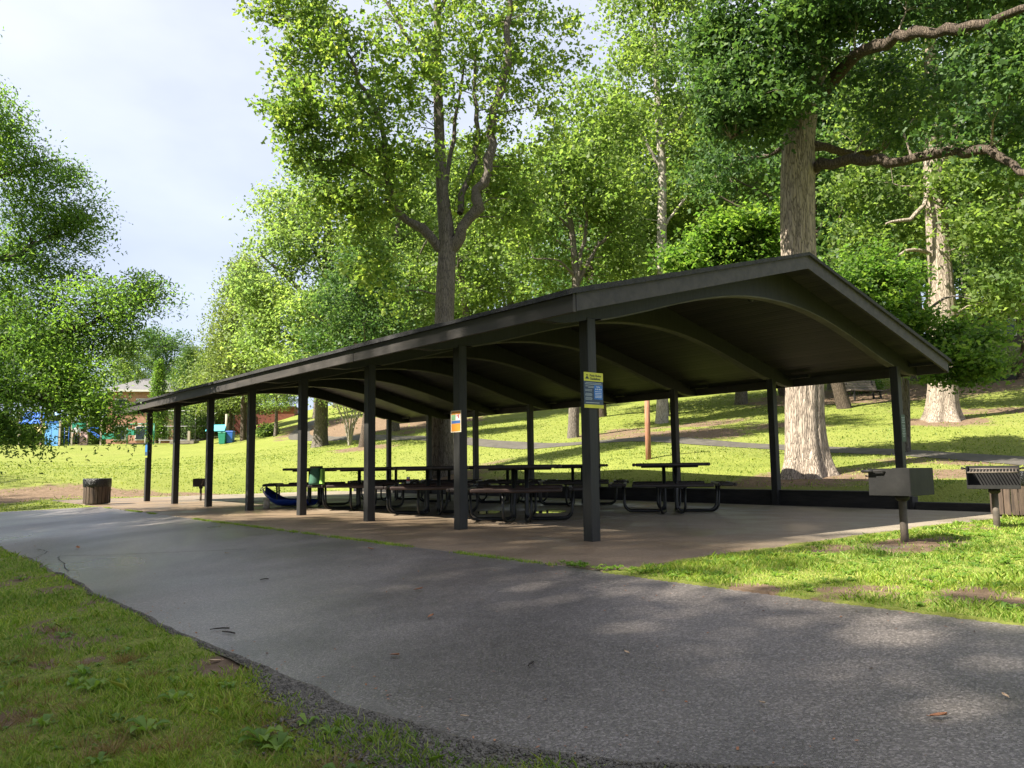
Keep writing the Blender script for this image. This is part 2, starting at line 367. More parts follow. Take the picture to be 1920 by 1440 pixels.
# asphalt
def asphalt_mat():
    m, nt, p, o = new_mat('asphalt')
    t = N(nt, 'ShaderNodeTexCoord')
    v = N(nt, 'ShaderNodeTexVoronoi', i_Scale=125.0); n = N(nt, 'ShaderNodeTexNoise', i_Scale=.7, i_Detail=6.0, i_Roughness=.6); n2 = N(nt, 'ShaderNodeTexNoise', i_Scale=150.0, i_Detail=4.0, i_Roughness=.7)
    n5 = N(nt, 'ShaderNodeTexNoise', i_Scale=.35, i_Detail=3.0)
    for q in (v, n, n2, n5): L(nt, t.outputs['Object'], q.inputs[0])
    c = ramp(nt, [(.35, (.1, .09, .088)), (.65, (.18, .162, .152))], n.outputs[0])
    c = mix(nt, .65, c, ramp(nt, [(.0, (.025, .022, .022)), (.6, (.13, .118, .112)), (1., (.34, .31, .295))], v.outputs['Color']))
    nb = N(nt, 'ShaderNodeTexNoise', i_Scale=.5, i_Detail=7.0, i_Roughness=.62, i_Distortion=.6); L(nt, t.outputs['Object'], nb.inputs[0])
    c = mix(nt, 1.0, c, ramp(nt, [(.36, (.62, .61, .6)), (.52, (1, .98, .95)), (.68, (1.3, 1.25, 1.17))], nb.outputs[0]), 'MULTIPLY')
    L(nt, c, p.inputs['Base Color'])
    L(nt, ramp(nt, [(.35, (.26, .26, .26)), (.65, (.5, .5, .5))], n5.outputs[0]), p.inputs['Roughness'])
    p.inputs['Specular IOR Level'].default_value = .5
    ad = N(nt, 'ShaderNodeMath', operation='MULTIPLY_ADD', i_1=.6); L(nt, v.outputs['Distance'], ad.inputs[0]); L(nt, n2.outputs[0], ad.inputs[2])
    bump(nt, p, ad.outputs[0], .45, .0035)
    return m
ASPH = asphalt_mat()
xs = np.concatenate([np.linspace(-14, 9, 240), np.linspace(9.2, 15.6, 30)])
led = drive_left(xs)+.03*(fbm(xs*9, xs*0)-.5)
red = 1.565+np.where(xs > 13.5, (xs-13.5)*.72, 0)
strip('asphalt_drive', np.c_[xs, led], np.c_[xs, red], 40, ASPH, .0, label='damp dark asphalt drive running past the shelter')
# crumbled edge lip, below the asphalt's left edge, and gravel
CRK = noise_mat('crack_shadow', (.015, .014, .013), (.03, .028, .026), 9, .95)
def crack(pts, wd):
    P = []
    for px, py in pts:
        q = zat(px, py, -.1)
        for _ in range(5): q = zat(px, py, hz(q[0], q[1]))
        P.append([q[0], q[1], 0])
    P = poly_smooth(P, 7)[:, :2]; P = P+np.random.default_rng(len(pts)).normal(size=P.shape)*.008; t = np.gradient(P, axis=0); t /= np.linalg.norm(t, axis=1)[:, None]; nn_ = np.c_[-t[:, 1], t[:, 0]]*wd*(.4+.6*np.random.default_rng(3).random(len(P)))[:, None]
    strip('asphalt_crack', P+nn_, P-nn_, 2, CRK, .004, label='thin crack in the worn asphalt drive')
crack([(130, 1072), (116, 1052), (114, 1043), (200, 1041), (320, 1036), (460, 1030)], .006); crack([(30, 1052), (60, 1047), (84, 1038), (84, 1033), (66, 1030)], .006)
# hill path
dd = np.gradient(PCS[:, :2], axis=0); dd /= np.linalg.norm(dd, axis=1)[:, None]; nn = np.c_[-dd[:, 1], dd[:, 0]]
PATHM = noise_mat('path_asphalt', (.05, .044, .036), (.09, .08, .066), 3, .8, .3, .01)
strip('path', PCS[:, :2]+nn*.75, PCS[:, :2]-nn*.75, 5, PATHM, .012, label='narrow grey asphalt path crossing the lawn')
# slab
def slab_mat():
    m, nt, p, o = new_mat('concrete_slab')
    t = N(nt, 'ShaderNodeTexCoord'); sx = N(nt, 'ShaderNodeSeparateXYZ'); L(nt, t.outputs['Object'], sx.inputs[0])
    n = N(nt, 'ShaderNodeTexNoise', i_Scale=.8, i_Detail=7.0, i_Roughness=.6); n2 = N(nt, 'ShaderNodeTexNoise', i_Scale=60.0, i_Detail=4.0); v = N(nt, 'ShaderNodeTexVoronoi', i_Scale=80.0)
    for q in (n, n2, v): L(nt, t.outputs['Object'], q.inputs[0])
    # silt washed over the outer margin of the slab: a stain that follows the slab's edge
    a = N(nt, 'ShaderNodeMath', operation='MULTIPLY_ADD', i_1=1.6); L(nt, n.outputs[0], a.inputs[0]); L(nt, sx.outputs[1], a.inputs[2])
    f = N(nt, 'ShaderNodeMapRange'); f.inputs[1].default_value = -1.6; f.inputs[2].default_value = .5; L(nt, a.outputs[0], f.inputs[0])
    conc = ramp(nt, [(.3, (.17, .138, .1)), (.7, (.29, .242, .18))], n.outputs[0])
    silt = ramp(nt, [(.3, (.11, .066, .033)), (.7, (.235, .15, .075))], n.outputs[0])
    c = mix(nt, f.outputs[0], conc, silt)
    c = mix(nt, .35, c, ramp(nt, [(0, (.05, .045, .04)), (.8, (.24, .21, .17)), (1, (.5, .46, .4))], v.outputs['Color']))
    L(nt, c, p.inputs['Base Color'])
    L(nt, ramp(nt, [(.4, (.38, .38, .38)), (.6, (.75, .75, .75))], n.outputs[0]), p.inputs['Roughness'])
    bump(nt, p, n2.outputs[0], .3, .004)
    return m
SLAB = slab_mat()
b = MB()
jx = [SLX0, 2.2, 6.7, 11.2, 15.7, SLX1]
for i in range(5):
    b.box(((jx[i]+jx[i+1])/2, (SLY0-.02+SLY1)/2, -.06), (jx[i+1]-jx[i]-.012, SLY1-SLY0+.02, .128))
b.box((-2.05, -6.5, -.062), (.58, 1.1, .12))
sl = b.build('concrete_slab', SLAB, bevel=.006); tag(sl, 'brown stained concrete slab under the picnic shelter', kind='structure')
b = MB().box((-2.5, -1.5, -.04), (1.15, .7, .09), .1).box((-2.35, -3.5, -.035), (.9, .55, .09), .05)
tag(b.build('grill_pad', noise_mat('silted_concrete', (.07, .052, .036), (.15, .12, .085), 4, .9, .4, .005), bevel=.01), 'worn concrete pads sunk in the grass by the grills', kind='structure')
# water standing on the slab under the nearest table
PUD = new_mat('puddle_water'); PUD[2].inputs['Base Color'].default_value = (.05, .045, .035, 1); PUD[2].inputs['Roughness'].default_value = .03
def puddle(px, py, rx, ry, lab):
    q = zat(px, py, .008); V = [(q[0], q[1], .008)]; k = 26
    ex = np.array([-.0, .0]); fx = _fx[:2]; rx_ = _R[:2]
    for i in range(k):
        a = 2*math.pi*i/k; rr = 1+.18*math.sin(2*a+1)+.1*math.sin(5*a)
        d = rx_*rx*rr*math.cos(a)+fx*ry*rr*math.sin(a); V.append((q[0]+d[0], q[1]+d[1], .0075))
    o = MB().add(V, [(0, 1+i, 1+(i+1) % k) for i in range(k)]).build('puddle', PUD[0]); tag(o, lab, kind='structure')
puddle(918, 960, .18, .5, 'small puddle on the slab'); puddle(1030, 959, .24, .5, 'wider puddle on the slab')

# ---------------------------------------------------------------- picnic shelter
PS, WID, HE, OE, OG, HR = 2.2395, 7.0778, 2.1886, .7309, .5413, 3.2577
YC = -WID/2; SL = (HR-HE)/(WID/2+OE)
x0, x1 = -OG, 7*PS+OG
WOODB = noise_mat('black_painted_wood', (.005, .0055, .006), (.012, .012, .012), 3, .62, .4, .006, (6, 6, .6))
POSTM = noise_mat('post_paint', (.008, .008, .0075), (.021, .02, .018), 3, .6, .5, .006, (7, 7, .7), lo=.3, hi=.75)
FASC = noise_mat('fascia_paint', (.027, .024, .022), (.05, .043, .038), 2.5, .7, .3, .004, (.5, 4, 4))
def ceil_mat():
    m, nt, p, o = new_mat('plank_ceiling')
    t = N(nt, 'ShaderNodeTexCoord'); sx = N(nt, 'ShaderNodeSeparateXYZ'); L(nt, t.outputs['Object'], sx.inputs[0])
    mm = N(nt, 'ShaderNodeMath', operation='MULTIPLY', i_1=7.4); L(nt, sx.outputs[1], mm.inputs[0])
    fr = N(nt, 'ShaderNodeMath', operation='FRACT'); L(nt, mm.outputs[0], fr.inputs[0])
    fl = N(nt, 'ShaderNodeMath', operation='FLOOR'); L(nt, mm.outputs[0], fl.inputs[0])
    wn = N(nt, 'ShaderNodeTexWhiteNoise', noise_dimensions='1D'); L(nt, fl.outputs[0], wn.inputs['W'])
    n = N(nt, 'ShaderNodeTexNoise', i_Scale=2.0, i_Detail=5.0); mp = N(nt, 'ShaderNodeMapping'); mp.inputs['Scale'].default_value = (.5, 8, 1); L(nt, t.outputs['Object'], mp.inputs[0]); L(nt, mp.outputs[0], n.inputs[0])
    c = ramp(nt, [(0, (.01, .0095, .009)), (1, (.042, .037, .031))], wn.outputs[0])
    c = mix(nt, .5, c, ramp(nt, [(.3, (.018, .016, .014)), (.7, (.05, .045, .037))], n.outputs[0]))
    g = ramp(nt, [(0, (0, 0, 0)), (.08, (1, 1, 1)), (.92, (1, 1, 1)), (1, (0, 0, 0))], fr.outputs[0])
    L(nt, mix(nt, g, (.008, .007, .006), c), p.inputs['Base Color']); p.inputs['Roughness'].default_value = .6
    bump(nt, p, g, .5, .01); return m
SHIN = noise_mat('roof_shingles', (.016, .016, .017), (.04, .039, .039), 20, .9, .8, .02)
CEIL = ceil_mat(); BOUNCEM = noise_mat('beam_bounce_tone', (.06, .055, .045), (.11, .1, .08), 3, .7, .2, .003)
sh = thing('picnic_shelter', 'long open black timber picnic shelter with low gabled shingle roof', 'shelter', (0, 0, 0))
pz = .125
for i in range(8):
    for y in (0, -WID):
        zt = HE+.135+SL*(OE)
        b = MB(); b.box((0, 0, zt/2-.11), (pz, pz, zt-.22)); b.build('post', POSTM, sh, bevel=.006, loc=(i*PS, y, 0))
th = .135
zc = lambda y: HE+th+SL*(WID/2+OE-abs(y-YC))     # ceiling height
def arch():
    ys = np.linspace(OE-.03, -WID-OE+.03, 61); top = [(y, zc(y)-.004) for y in ys]
    bot = []
    zp = zc(0)-.235
    for y in ys[::-1]:
        u = abs(y-YC)/(WID/2)
        if u > 1: zb = zp-(u-1)*(WID/2)*SL*.9; zb = max(zb, HE+.0) if u < 1.21 else zb
        else:
            # straight haunches running into a flat crown
            s = 1-u; zb = zp+.52*(1-(1-s)**2.3)*1.0 if False else zp+.66*math.sin(min(1, s*1.02)*math.pi/2)**1.25
        bot.append((y, min(zb, zc(y)-.03)))
    return top, bot
top, bot = arch(); n = len(top)
bw = .11
for i in range(8):
    b = MB(); V = []
    for X in (-bw/2, bw/2):
        V += [(X, y, z) for y, z in top]+[(X, y, z) for y, z in bot]
    m2 = 2*n; F = []
    for k in range(n-1):
        a, c = k, k+1; d, e = m2-1-k, m2-2-k
        F += [(a, c, e, d), (m2+c, m2+a, m2+d, m2+e), (a, m2+a, m2+c, c), (d, e, m2+e, m2+d)]
    F += [(0, m2-1, 2*m2-1, m2), (n-1, n, m2+n, m2+n-1)]
    b.add(V, F); ab = b.build('arched_beam', WOODB, sh, loc=(i*PS, 0, 0))
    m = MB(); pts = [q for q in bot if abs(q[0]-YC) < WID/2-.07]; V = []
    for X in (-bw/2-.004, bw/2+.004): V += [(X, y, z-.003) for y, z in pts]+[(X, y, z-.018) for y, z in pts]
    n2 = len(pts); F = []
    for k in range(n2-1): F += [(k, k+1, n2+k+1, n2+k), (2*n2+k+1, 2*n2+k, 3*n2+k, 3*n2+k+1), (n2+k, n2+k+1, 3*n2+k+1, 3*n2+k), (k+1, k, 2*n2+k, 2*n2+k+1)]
    m.add(V, F); m.build('beam_bounce_edge', BOUNCEM, ab)  # added strip: its lighter colour paints in grass light bounced onto the underside
# ceiling deck, shingle layer, fascias
for sgn in (1, -1):
    ye = YC+sgn*(WID/2+OE)
    mb = MB(); d = ye-YC
    P = [(YC, HR+th), (ye, HE+th), (ye, HE+th+.03), (YC, HR+th+.03)]
    mb.prism([(0, y, z) for y, z in P], (x0+.03, 0, 0), (x1-.03, 0, 0)); mb.build('plank_ceiling', CEIL, sh)
    mb = MB(); ov = .045*sgn; nx = 60
    # shingle courses: a slightly wavy surface
    rows = 30; V = []; F = []
    for r in range(rows+1):
        u = r/rows; y = YC+(d+ov)*u; z = HR+th+.034-(SL*abs(d+ov))*u
        for q in range(nx+1):
            X = x0-.035+(x1-x0+.07)*q/nx; V.append((X, y, z+.045+.006*math.sin(X*1.7+u*3)+.004*rng.random()))
    base = len(V)
    for r in range(rows+1):
        u = r/rows; y = YC+(d+ov)*u; z = HR+th+.034-(SL*abs(d+ov))*u
        for q in range(nx+1):
            X = x0-.035+(x1-x0+.07)*q/nx; V.append((X, y, z))
    g = lambda r, q, s=0: s*base+r*(nx+1)+q
    for r in range(rows):
        for q in range(nx):
            F += [(g(r, q), g(r, q+1), g(r+1, q+1), g(r+1, q)), (g(r, q, 1), g(r+1, q, 1), g(r+1, q+1, 1), g(r, q+1, 1))]
    for q in range(nx): F.append((g(rows, q), g(rows, q+1), g(rows, q+1, 1), g(rows, q, 1)))
    for r in range(rows):
        F += [(g(r, 0), g(r+1, 0), g(r+1, 0, 1), g(r, 0, 1)), (g(r, nx), g(r, nx, 1), g(r+1, nx, 1), g(r+1, nx))]
    mb.add(V, F); mb.build('shingle_roof', SHIN, sh)
    mb = MB(); ff = ye-.02*sgn
    # eave fascia in long boards
    nb = 4
    for k in range(nb):
        a = x0+(x1-x0)*k/nb; c = x0+(x1-x0)*(k+1)/nb
        mb.box(((a+c)/2, ff+.003*(k % 2), HE+.085), (c-a-.008, .038, .175))
    mb.build('eave_fascia', FASC, sh, bevel=.003)
    for X in (x0, x1):
        mb = MB(); P = [(YC, HR), (ye-.042*sgn, HE+SL*.042), (ye-.042*sgn, HE+th+.033+SL*.042), (YC, HR+th+.033)]
        dx = .038 if X == x0 else -.038
        mb.prism([(0, y, z) for y, z in P], (X, 0, 0), (X+dx, 0, 0)); mb.build('gable_fascia', FASC, sh)
# short soffit blocks over the posts, and a small lamp bracket under the first arch
for i in range(8):
    for y in (.42, -WID-.42):
        MB().box((0, 0, 0), (.4, .05, .05)).build('eave_block', WOODB, sh, loc=(i*PS-.32+(.08 if i == 0 else 0), y, HE+.14))
MB().box((.06, YC+.35, 2.98), (.05, .05, .1)).lathe([(0, -.1), (.035, -.09), (.045, -.04), (.03, 0)], 10, (.1, YC+.35, 2.98)).build('light_fitting', WOODB, sh)

# low retaining wall behind the far posts
WALLM = noise_mat('black_timber', (.012, .011, .01), (.03, .026, .022), 3, .8, .5, .01, (1, 6, 6))
b = MB(); b.box((9.0, -7.23, .085), (17.9, .28, .33)).box((9.0, -7.23, .262), (17.95, .31, .024))
b.prism([(0, .1, 0), (0, -.1, 0), (0, -.1, .25), (0, .1, .25)], (-.12, -7.23, -.05), (.05, -7.23, -.05))
b.build('o', WALLM)
wl = bpy.data.objects['o']; wl.name = 'retaining_wall'; wl.data.name = 'retaining_wall'; tag(wl, 'low black timber retaining wall behind the far row of shelter posts', 'wall')
b = MB().box((-1.2, -7.2, .02), (2.1, .12, .2)); tag(b.build('kerb', WALLM, bevel=.01), 'lower dark edging board continuing right of the retaining wall', 'edging')

# ---------------------------------------------------------------- writing
def text_part(name, s, size, mat, parent, loc, rot, ext=.0006, align='LEFT', bold=0):
    cu = bpy.data.curves.new(name, 'FONT'); cu.body = s; cu.size = size; cu.extrude = ext; cu.align_x = align; cu.resolution_u = 2; cu.offset = bold
    t = bpy.data.objects.new(name, cu); dg = bpy.context.evaluated_depsgraph_get()
    col.objects.link(t); dg.update(); me = bpy.data.meshes.new_from_object(t.evaluated_get(dg)); bpy.data.objects.remove(t)
    me.materials.clear(); me.materials.append(mat)
    o = link(bpy.data.objects.new(name, me), parent); o.location = loc; o.rotation_euler = rot; return o
YEL = flat('sign_yellow', (.62, .6, .03), .4); NAVY = flat('sign_navy', (.02, .045, .09), .4); BLUE = flat('sign_blue', (.02, .16, .5), .4); WHT = flat('sign_white', (.75, .77, .8), .5); BLK = flat('sign_black', (.02, .03, .02), .5)
ORG = flat('sign_orange', (.72, .28, .03), .5); SBL = flat('poster_blue', (.05, .14, .4), .5); CREAM = flat('poster_cream', (.7, .6, .45), .5); SGR = flat('poster_green', (.2, .4, .2), .5); SRED = flat('poster_red', (.5, .08, .08), .5)
OLIV = flat('sign_olive', (.3, .32, .05), .5); DGRN = flat('sign_dark_green', (.02, .05, .035), .5); GREYT = flat('sign_grey', (.35, .4, .42), .5)
# rules sign: local frame x to the right, z up, faces -y ; placed on the -X face of the first near post
def sign_root(name, label, p, rz): return thing(name, label, 'sign', p, rz)
def rules_sign(p, rz, label, sc=1.):
    s = sign_root('rules_sign', label, p, rz); W_, H_ = .28*sc, .365*sc
    MB().box((0, 0, 0), (W_, .006, H_)).build('backing_board', NAVY, s, bevel=.001)
    MB().box((0, -.0045, H_/2-.045*sc), (W_, .003, .09*sc)).build('yellow_header', YEL, s)
    MB().box((0, -.0045, -H_/2+.0175*sc), (W_, .003, .035*sc)).build('yellow_footer', YEL, s)
    MB().box((.065*sc, -.0045, -.02*sc), (.12*sc, .003, .145*sc)).build('blue_panel', BLUE, s)
    z = H_/2
    m = MB()
    m.prism([(-.03*sc, 0, -.0), (.03*sc, 0, 0), (0, 0, .032*sc)], (-.095*sc, -.0075, z-.068*sc), (-.095*sc, -.006, z-.068*sc)); m.lathe([(0, 0), (.009*sc, .009*sc), (0, .018*sc)], 8, (-.095*sc, -.0066, z-.036*sc))
    m.build('emblem', BLK, s)
    if sc > .9:
        text_part('lettering', 'Picnic Shelter', .031, BLK, s, (-.055, -.0068, z-.042), (rad(90), 0, 0), bold=.0006)
        text_part('lettering', 'Guidelines', .036, BLK, s, (-.055, -.0068, z-.075), (rad(90), 0, 0), bold=.0008)
        text_part('lettering', 'Rules', .022, WHT, s, (.04, -.0068, .03), (rad(90), 0, 0), bold=.0004)
    m = MB(); k = 0
    for zz, wd in ((z-.108, .23), (z-.122, .25), (z-.142, .24), (z-.155, .16)):
        m.box((0, -.0042, zz), (wd*sc, .002, .006))
    for zz in (.005, -.008, -.035, -.045, -.055, -.075, -.085, -.097): m.box((-.075*sc, -.0042, zz), ((.105-.01*(k % 3))*sc, .002, .0045)); k += 1
    m.box((-.02*sc, -.0042, -.128), (.2*sc, .002, .008)); m.build('small_print', GREYT, s)
    m = MB()
    for q in (-.035, -.01, .015, .04): m.box((.065+q, -.0068, .012), (.011, .0015, .014))
    for zz in (-.012, -.03, -.046, -.06, -.072): m.box((.065, -.0068, zz), (.095, .0015, .004))
    m.build('blue_panel_print', WHT, s); return s
rules_sign((-pz/2-.006, 0, 1.53), rad(-90), 'navy and yellow shelter rules sign with blue panel on the nearest post')
s = sign_root('poster', 'orange bordered paper poster stapled to the second nearest post', (PS, pz/2+.003, 1.33), rad(180))
MB().box((0, 0, 0), (.215, .003, .27)).build('cream_sheet', CREAM, s)
MB().box((0, -.002, -.075), (.185, .002, .095)).build('orange_block', ORG, s); MB().box((0, -.002, .105), (.185, .002, .04)).build('orange_block', ORG, s)
MB().box((0, -.002, -.008), (.185, .002, .034)).build('blue_band', SBL, s)
MB().box((-.05, -.002, .05), (.08, .002, .07)).build('green_picture', SGR, s); MB().box((.045, -.002, .05), (.09, .002, .07)).build('pale_picture', WHT, s); MB().box((.06, -.0035, .06), (.02, .001, .045)).box((.03, -.0035, .07), (.02, .001, .02)).build('red_picture', SRED, s)
s = sign_root('notice_sign', 'small dark green notice with pale writing on the far right corner post', (-pz/2-.005, -WID-.02, 1.29), rad(-90))
MB().box((0, 0, 0), (.15, .006, .43)).build('backing_board', DGRN, s)
m = MB()
for k in range(12): m.box((0, -.0042, .17-k*.026-(.02 if k > 3 else 0)), (.11-.02*(k % 3), .002, .007))
m.build('small_print', GREYT, s)
s = sign_root('notice_sign', 'yellow topped blue notice on the farthest left post', (7*PS+.0, pz/2+.005, 1.35), rad(180))
MB().box((.05, 0, 0), (.22, .006, .5)).build('backing_board', NAVY, s); MB().box((.05, -.0045, .2), (.22, .003, .1)).build('yellow_header', OLIV, s); MB().box((.05, -.0045, -.22), (.22, .003, .05)).build('yellow_footer', OLIV, s); MB().box((.05, -.0045, 0), (.14, .003, .2)).build('blue_panel', BLUE, s)

# ---------------------------------------------------------------- picnic tables
TBL = noise_mat('coated_black_steel', (.004, .005, .005), (.009, .009, .009), 6, .45, .1, .002)
TOPM = noise_mat('table_top_coating', (.014, .01, .009), (.035, .022, .018), 4, .5, .2, .003)
REDM = noise_mat('worn_maroon_bench', (.025, .012, .01), (.06, .033, .024), 4, .55, .2, .003)
TW_ = 1.18
def make_table(benchm, label):
    t = thing('picnic_table', label, 'picnic table', group='picnic tables under the shelter')
    def plank(name, L_, W_, z, mat, y=0, rz=0, ns=20):
        m = MB(); e = .05
        m.box((0, y-W_/2+e/2, z), (L_, e, .05)).box((0, y+W_/2-e/2, z), (L_, e, .05))
        m.box((-L_/2+e/2, y, z), (e, W_-2*e, .05)).box((L_/2-e/2, y, z), (e, W_-2*e, .05))
        for k in range(ns): m.box((-L_/2+e+(L_-2*e)*(k+.5)/ns, y, z+.012), ((L_-2*e)/ns*.62, W_-2*e, .016))
        o = m.build(name, mat, t, bevel=.012); o.rotation_euler = (0, 0, rz); return o
    plank('table_top', TW_, TW_, .76, TOPM, ns=24)
    for k in range(4): plank('bench', 1.2, .28, .45, benchm if k % 2 else TOPM, y=.83, rz=k*math.pi/2)
    for k in range(4):
        m = MB()
        for sx in (-1, 1):
            x = sx*.085
            arc = [(x, .1, .73), (x, .1, .13)]
            arc += [(x, .1+.10*(1-math.cos(a)), .13-.10*math.sin(a)) for a in np.linspace(.3, 1.57, 5)]
            arc += [(x*(1+1.2*(.5+.5*math.sin(a))), .73-.12*(1-math.sin(a)), .03+.12*(1-math.cos(a))) for a in np.linspace(0, 1.57, 6)]
            arc += [(x*2.2, .74, .425)]
            m.tube(arc, .0185, 10)
        m.bar((-.22, .74, .418), (.22, .74, .418), .04, .02); m.bar((0, .06, .724), (0, .45, .724), .05, .03)
        o = m.build('curved_leg', TBL, t); o.rotation_euler = (0, 0, k*math.pi/2)
    MB().box((0, 0, .722), (.22, .22, .03)).build('centre_plate', TBL, t)
    return t
tA = make_table(TOPM, 'x'); tB = make_table(REDM, 'x')
TT = [(1256, 12.9, -49, 0, 'black picnic table standing apart, rightmost under the shelter'),
 (975, 11.2, -44, 1, 'nearest black picnic table, seen between the two nearest posts'),
 (1083, 15.3, -47, 0, 'black picnic table partly behind the nearest post, at the retaining wall'),
 (812, 13.2, -38, 1, 'maroon benched picnic table just left of the second nearest post'),
 (683, 15.2, -33, 1, 'picnic table behind the third post with a drink can on its bench'),
 (590, 17.0, -30, 1, 'leftmost picnic table, behind the blue sled'),
 (850, 17.4, -40, 0, 'black picnic table in the back row behind the poster post'),
 (960, 16.6, -44, 0, 'black picnic table in the back row between the nearest table and the far posts'),
 (735, 19.0, -36, 0, 'farthest picnic table, deep under the left half of the roof')]
ft = {0: True, 1: True}
for px, D, an, k, lab in TT:
    src = (tA, tB)[k]; o = src if ft[k] else copy_tree(src); ft[k] = False
    q = at(px, 900, D); o.location = (q[0], q[1], 0); o.rotation_euler = (0, 0, rad(an)); o['label'] = lab

# things left on the slab
BLU = noise_mat('blue_plastic', (.006, .03, .22), (.01, .05, .33), 3, .35, .1, .004)
q = zat(540, 950); s = thing('plastic_sled', 'bright blue plastic sled lying on the slab by the fourth post', 'sled', (q[0], q[1], 0), rad(-52-90))
m = MB(); V = []; nu = 16; nv = 9
for i in range(nu):
    u = i/(nu-1); X = -.55+1.1*u; up_ = .26*max(0, (.38-u)/.38)**1.6+.02*u; wd = .26*(1-.75*max(0, (.3-u)/.3)**2)
    for j in range(nv):
        v = j/(nv-1)*2-1; V.append((X, v*wd, up_+.012+.15*abs(v)**3*(1-.3*u)))
b0 = len(V); V += [(x, y*.97, z+.008) for x, y, z in V]
F = []
for i in range(nu-1):
    for j in range(nv-1):
        a = i*nv+j; F += [(a, a+1, a+nv+1, a+nv), (b0+a, b0+a+nv, b0+a+nv+1, b0+a+1)]
for i in range(nu-1):
    for j in (0, nv-1): a = i*nv+j; F.append((a, a+nv, b0+a+nv, b0+a))
for j in range(nv-1):
    for i in (0, nu-1): a = i*nv+j; F.append((a, a+1, b0+a+1, b0+a))
m.add(V, F, True); m.build('sled_shell', BLU, s)
m = MB().tube([(-.53, -.08, .41), (-.6, -.06, .36), (-.62, 0, .33), (-.6, .06, .36), (-.53, .08, .41)], .008, 6); m.build('pull_rope', WHT, s)
q = at(500, 930, 16.3); PAPER = noise_mat('crumpled_paper', (.35, .28, .2), (.6, .55, .48), 8, .9, .6, .02)
m = MB().lathe([(0, 0), (.06, .005), (.065, .1), (.05, .17), (.055, .2), (.04, .19), (0, .02)], 9, fn=lambda a, z: 1+.16*math.sin(3*a+z*20)); m.build('o', PAPER, loc=(q[0], q[1], 0)); o = bpy.data.objects['o']; o.name = 'paper_bag'; tag(o, 'small crumpled paper bag beside the tip of the blue sled', 'bag')
# green bag and can on the benches
t5 = [o for o in bpy.data.objects if o.get('label', '').startswith('picnic table behind the third')][0]
q = at(630, 905, 14.3); GBG = noise_mat('green_cloth', (.02, .08, .05), (.04, .13, .08), 5, .8, .5, .01); LIME = noise_mat('lime_cloth', (.15, .35, .05), (.25, .5, .08), 5, .8, .5, .01)
s = thing('tote_bag', 'dark green bag with a lime flap left on a picnic table bench', 'bag', (q[0], q[1], .475), rad(20))
m = MB().lathe([(0, 0), (.13, .002), (.135, .05), (.12, .2), (.1, .3), (.1, .31), (.09, .3), (.1, .1), (0, .05)], 18, fn=lambda a, z: 1+.05*math.sin(4*a+z*9)); m.build('bag_body', GBG, s)
m = MB().lathe([(.1, .3), (.115, .305), (.115, .335), (.1, .34), (0, .335)], 18); m.build('lid', BLK, s)
V = [(.1*math.cos(a)+(-.06)*k, -.1+.1*k, .28-.25*k) for k in (0, .5, 1) for a in (2.4, 2.9, 3.4)]
V = []; 
for k in range(4):
    for j in range(4): V.append((-.13-.012*j, -.07+.045*j+.01*k, .29-.09*k+.01*math.sin(j*2+k)))
for k in range(4):
    for j in range(4): V.append((-.145-.02*j-.01*k, -.07+.045*j+.01*k, .29-.09*k+.01*math.sin(j*2+k)))
F = []
for k in range(3):
    for j in range(3): a = k*4+j; F += [(a, a+1, a+5, a+4), (16+a, 16+a+4, 16+a+5, 16+a+1)]
for j in range(3):
    for k in (0, 3): a = k*4+j; F.append((a, a+1, 17+a, 16+a))
for k in range(3):
    for j in (0, 3): a = k*4+j; F.append((a, a+4, 20+a, 16+a))
MB().add(V, F).build('cloth_flap', LIME, s)
# the bag and the can are set down on real bench tops
def bench_top(tbl, side, lx):
    a = tbl.rotation_euler.z; x, y = lx*.7, side*.83
    return (tbl.location.x+x*math.cos(a)-y*math.sin(a), tbl.location.y+x*math.sin(a)+y*math.cos(a), .476)
best = min(((np.hypot(*(np.array(bench_top(tb, sd, lx))[:2]-q[:2])), bench_top(tb, sd, lx)) for tb in bpy.data.objects if tb.name.startswith('picnic_table') for sd in (-1, 1) for lx in np.linspace(-.7, .7, 9)), key=lambda e: e[0])
s.location = best[1]
q = at(714, 897, 14.2)
best = min(((np.hypot(*(np.array(bench_top(t5, sd, lx))[:2]-q[:2])), bench_top(t5, sd, lx)) for sd in (-1, 1) for lx in np.linspace(-.75, .75, 9)), key=lambda e: e[0])
s = thing('drink_can', 'small white and red drink can standing on a bench right of the third post', 'can', best[1]); 
MB().lathe([(0, 0), (.027, .002), (.033, .01), (.033, .115), (.027, .122), (.0, .12)], 14).build('can_body', WHT, s); MB().lathe([(.0335, .04), (.0338, .045), (.0338, .08), (.0335, .085)], 14).build('red_band', SRED, s)

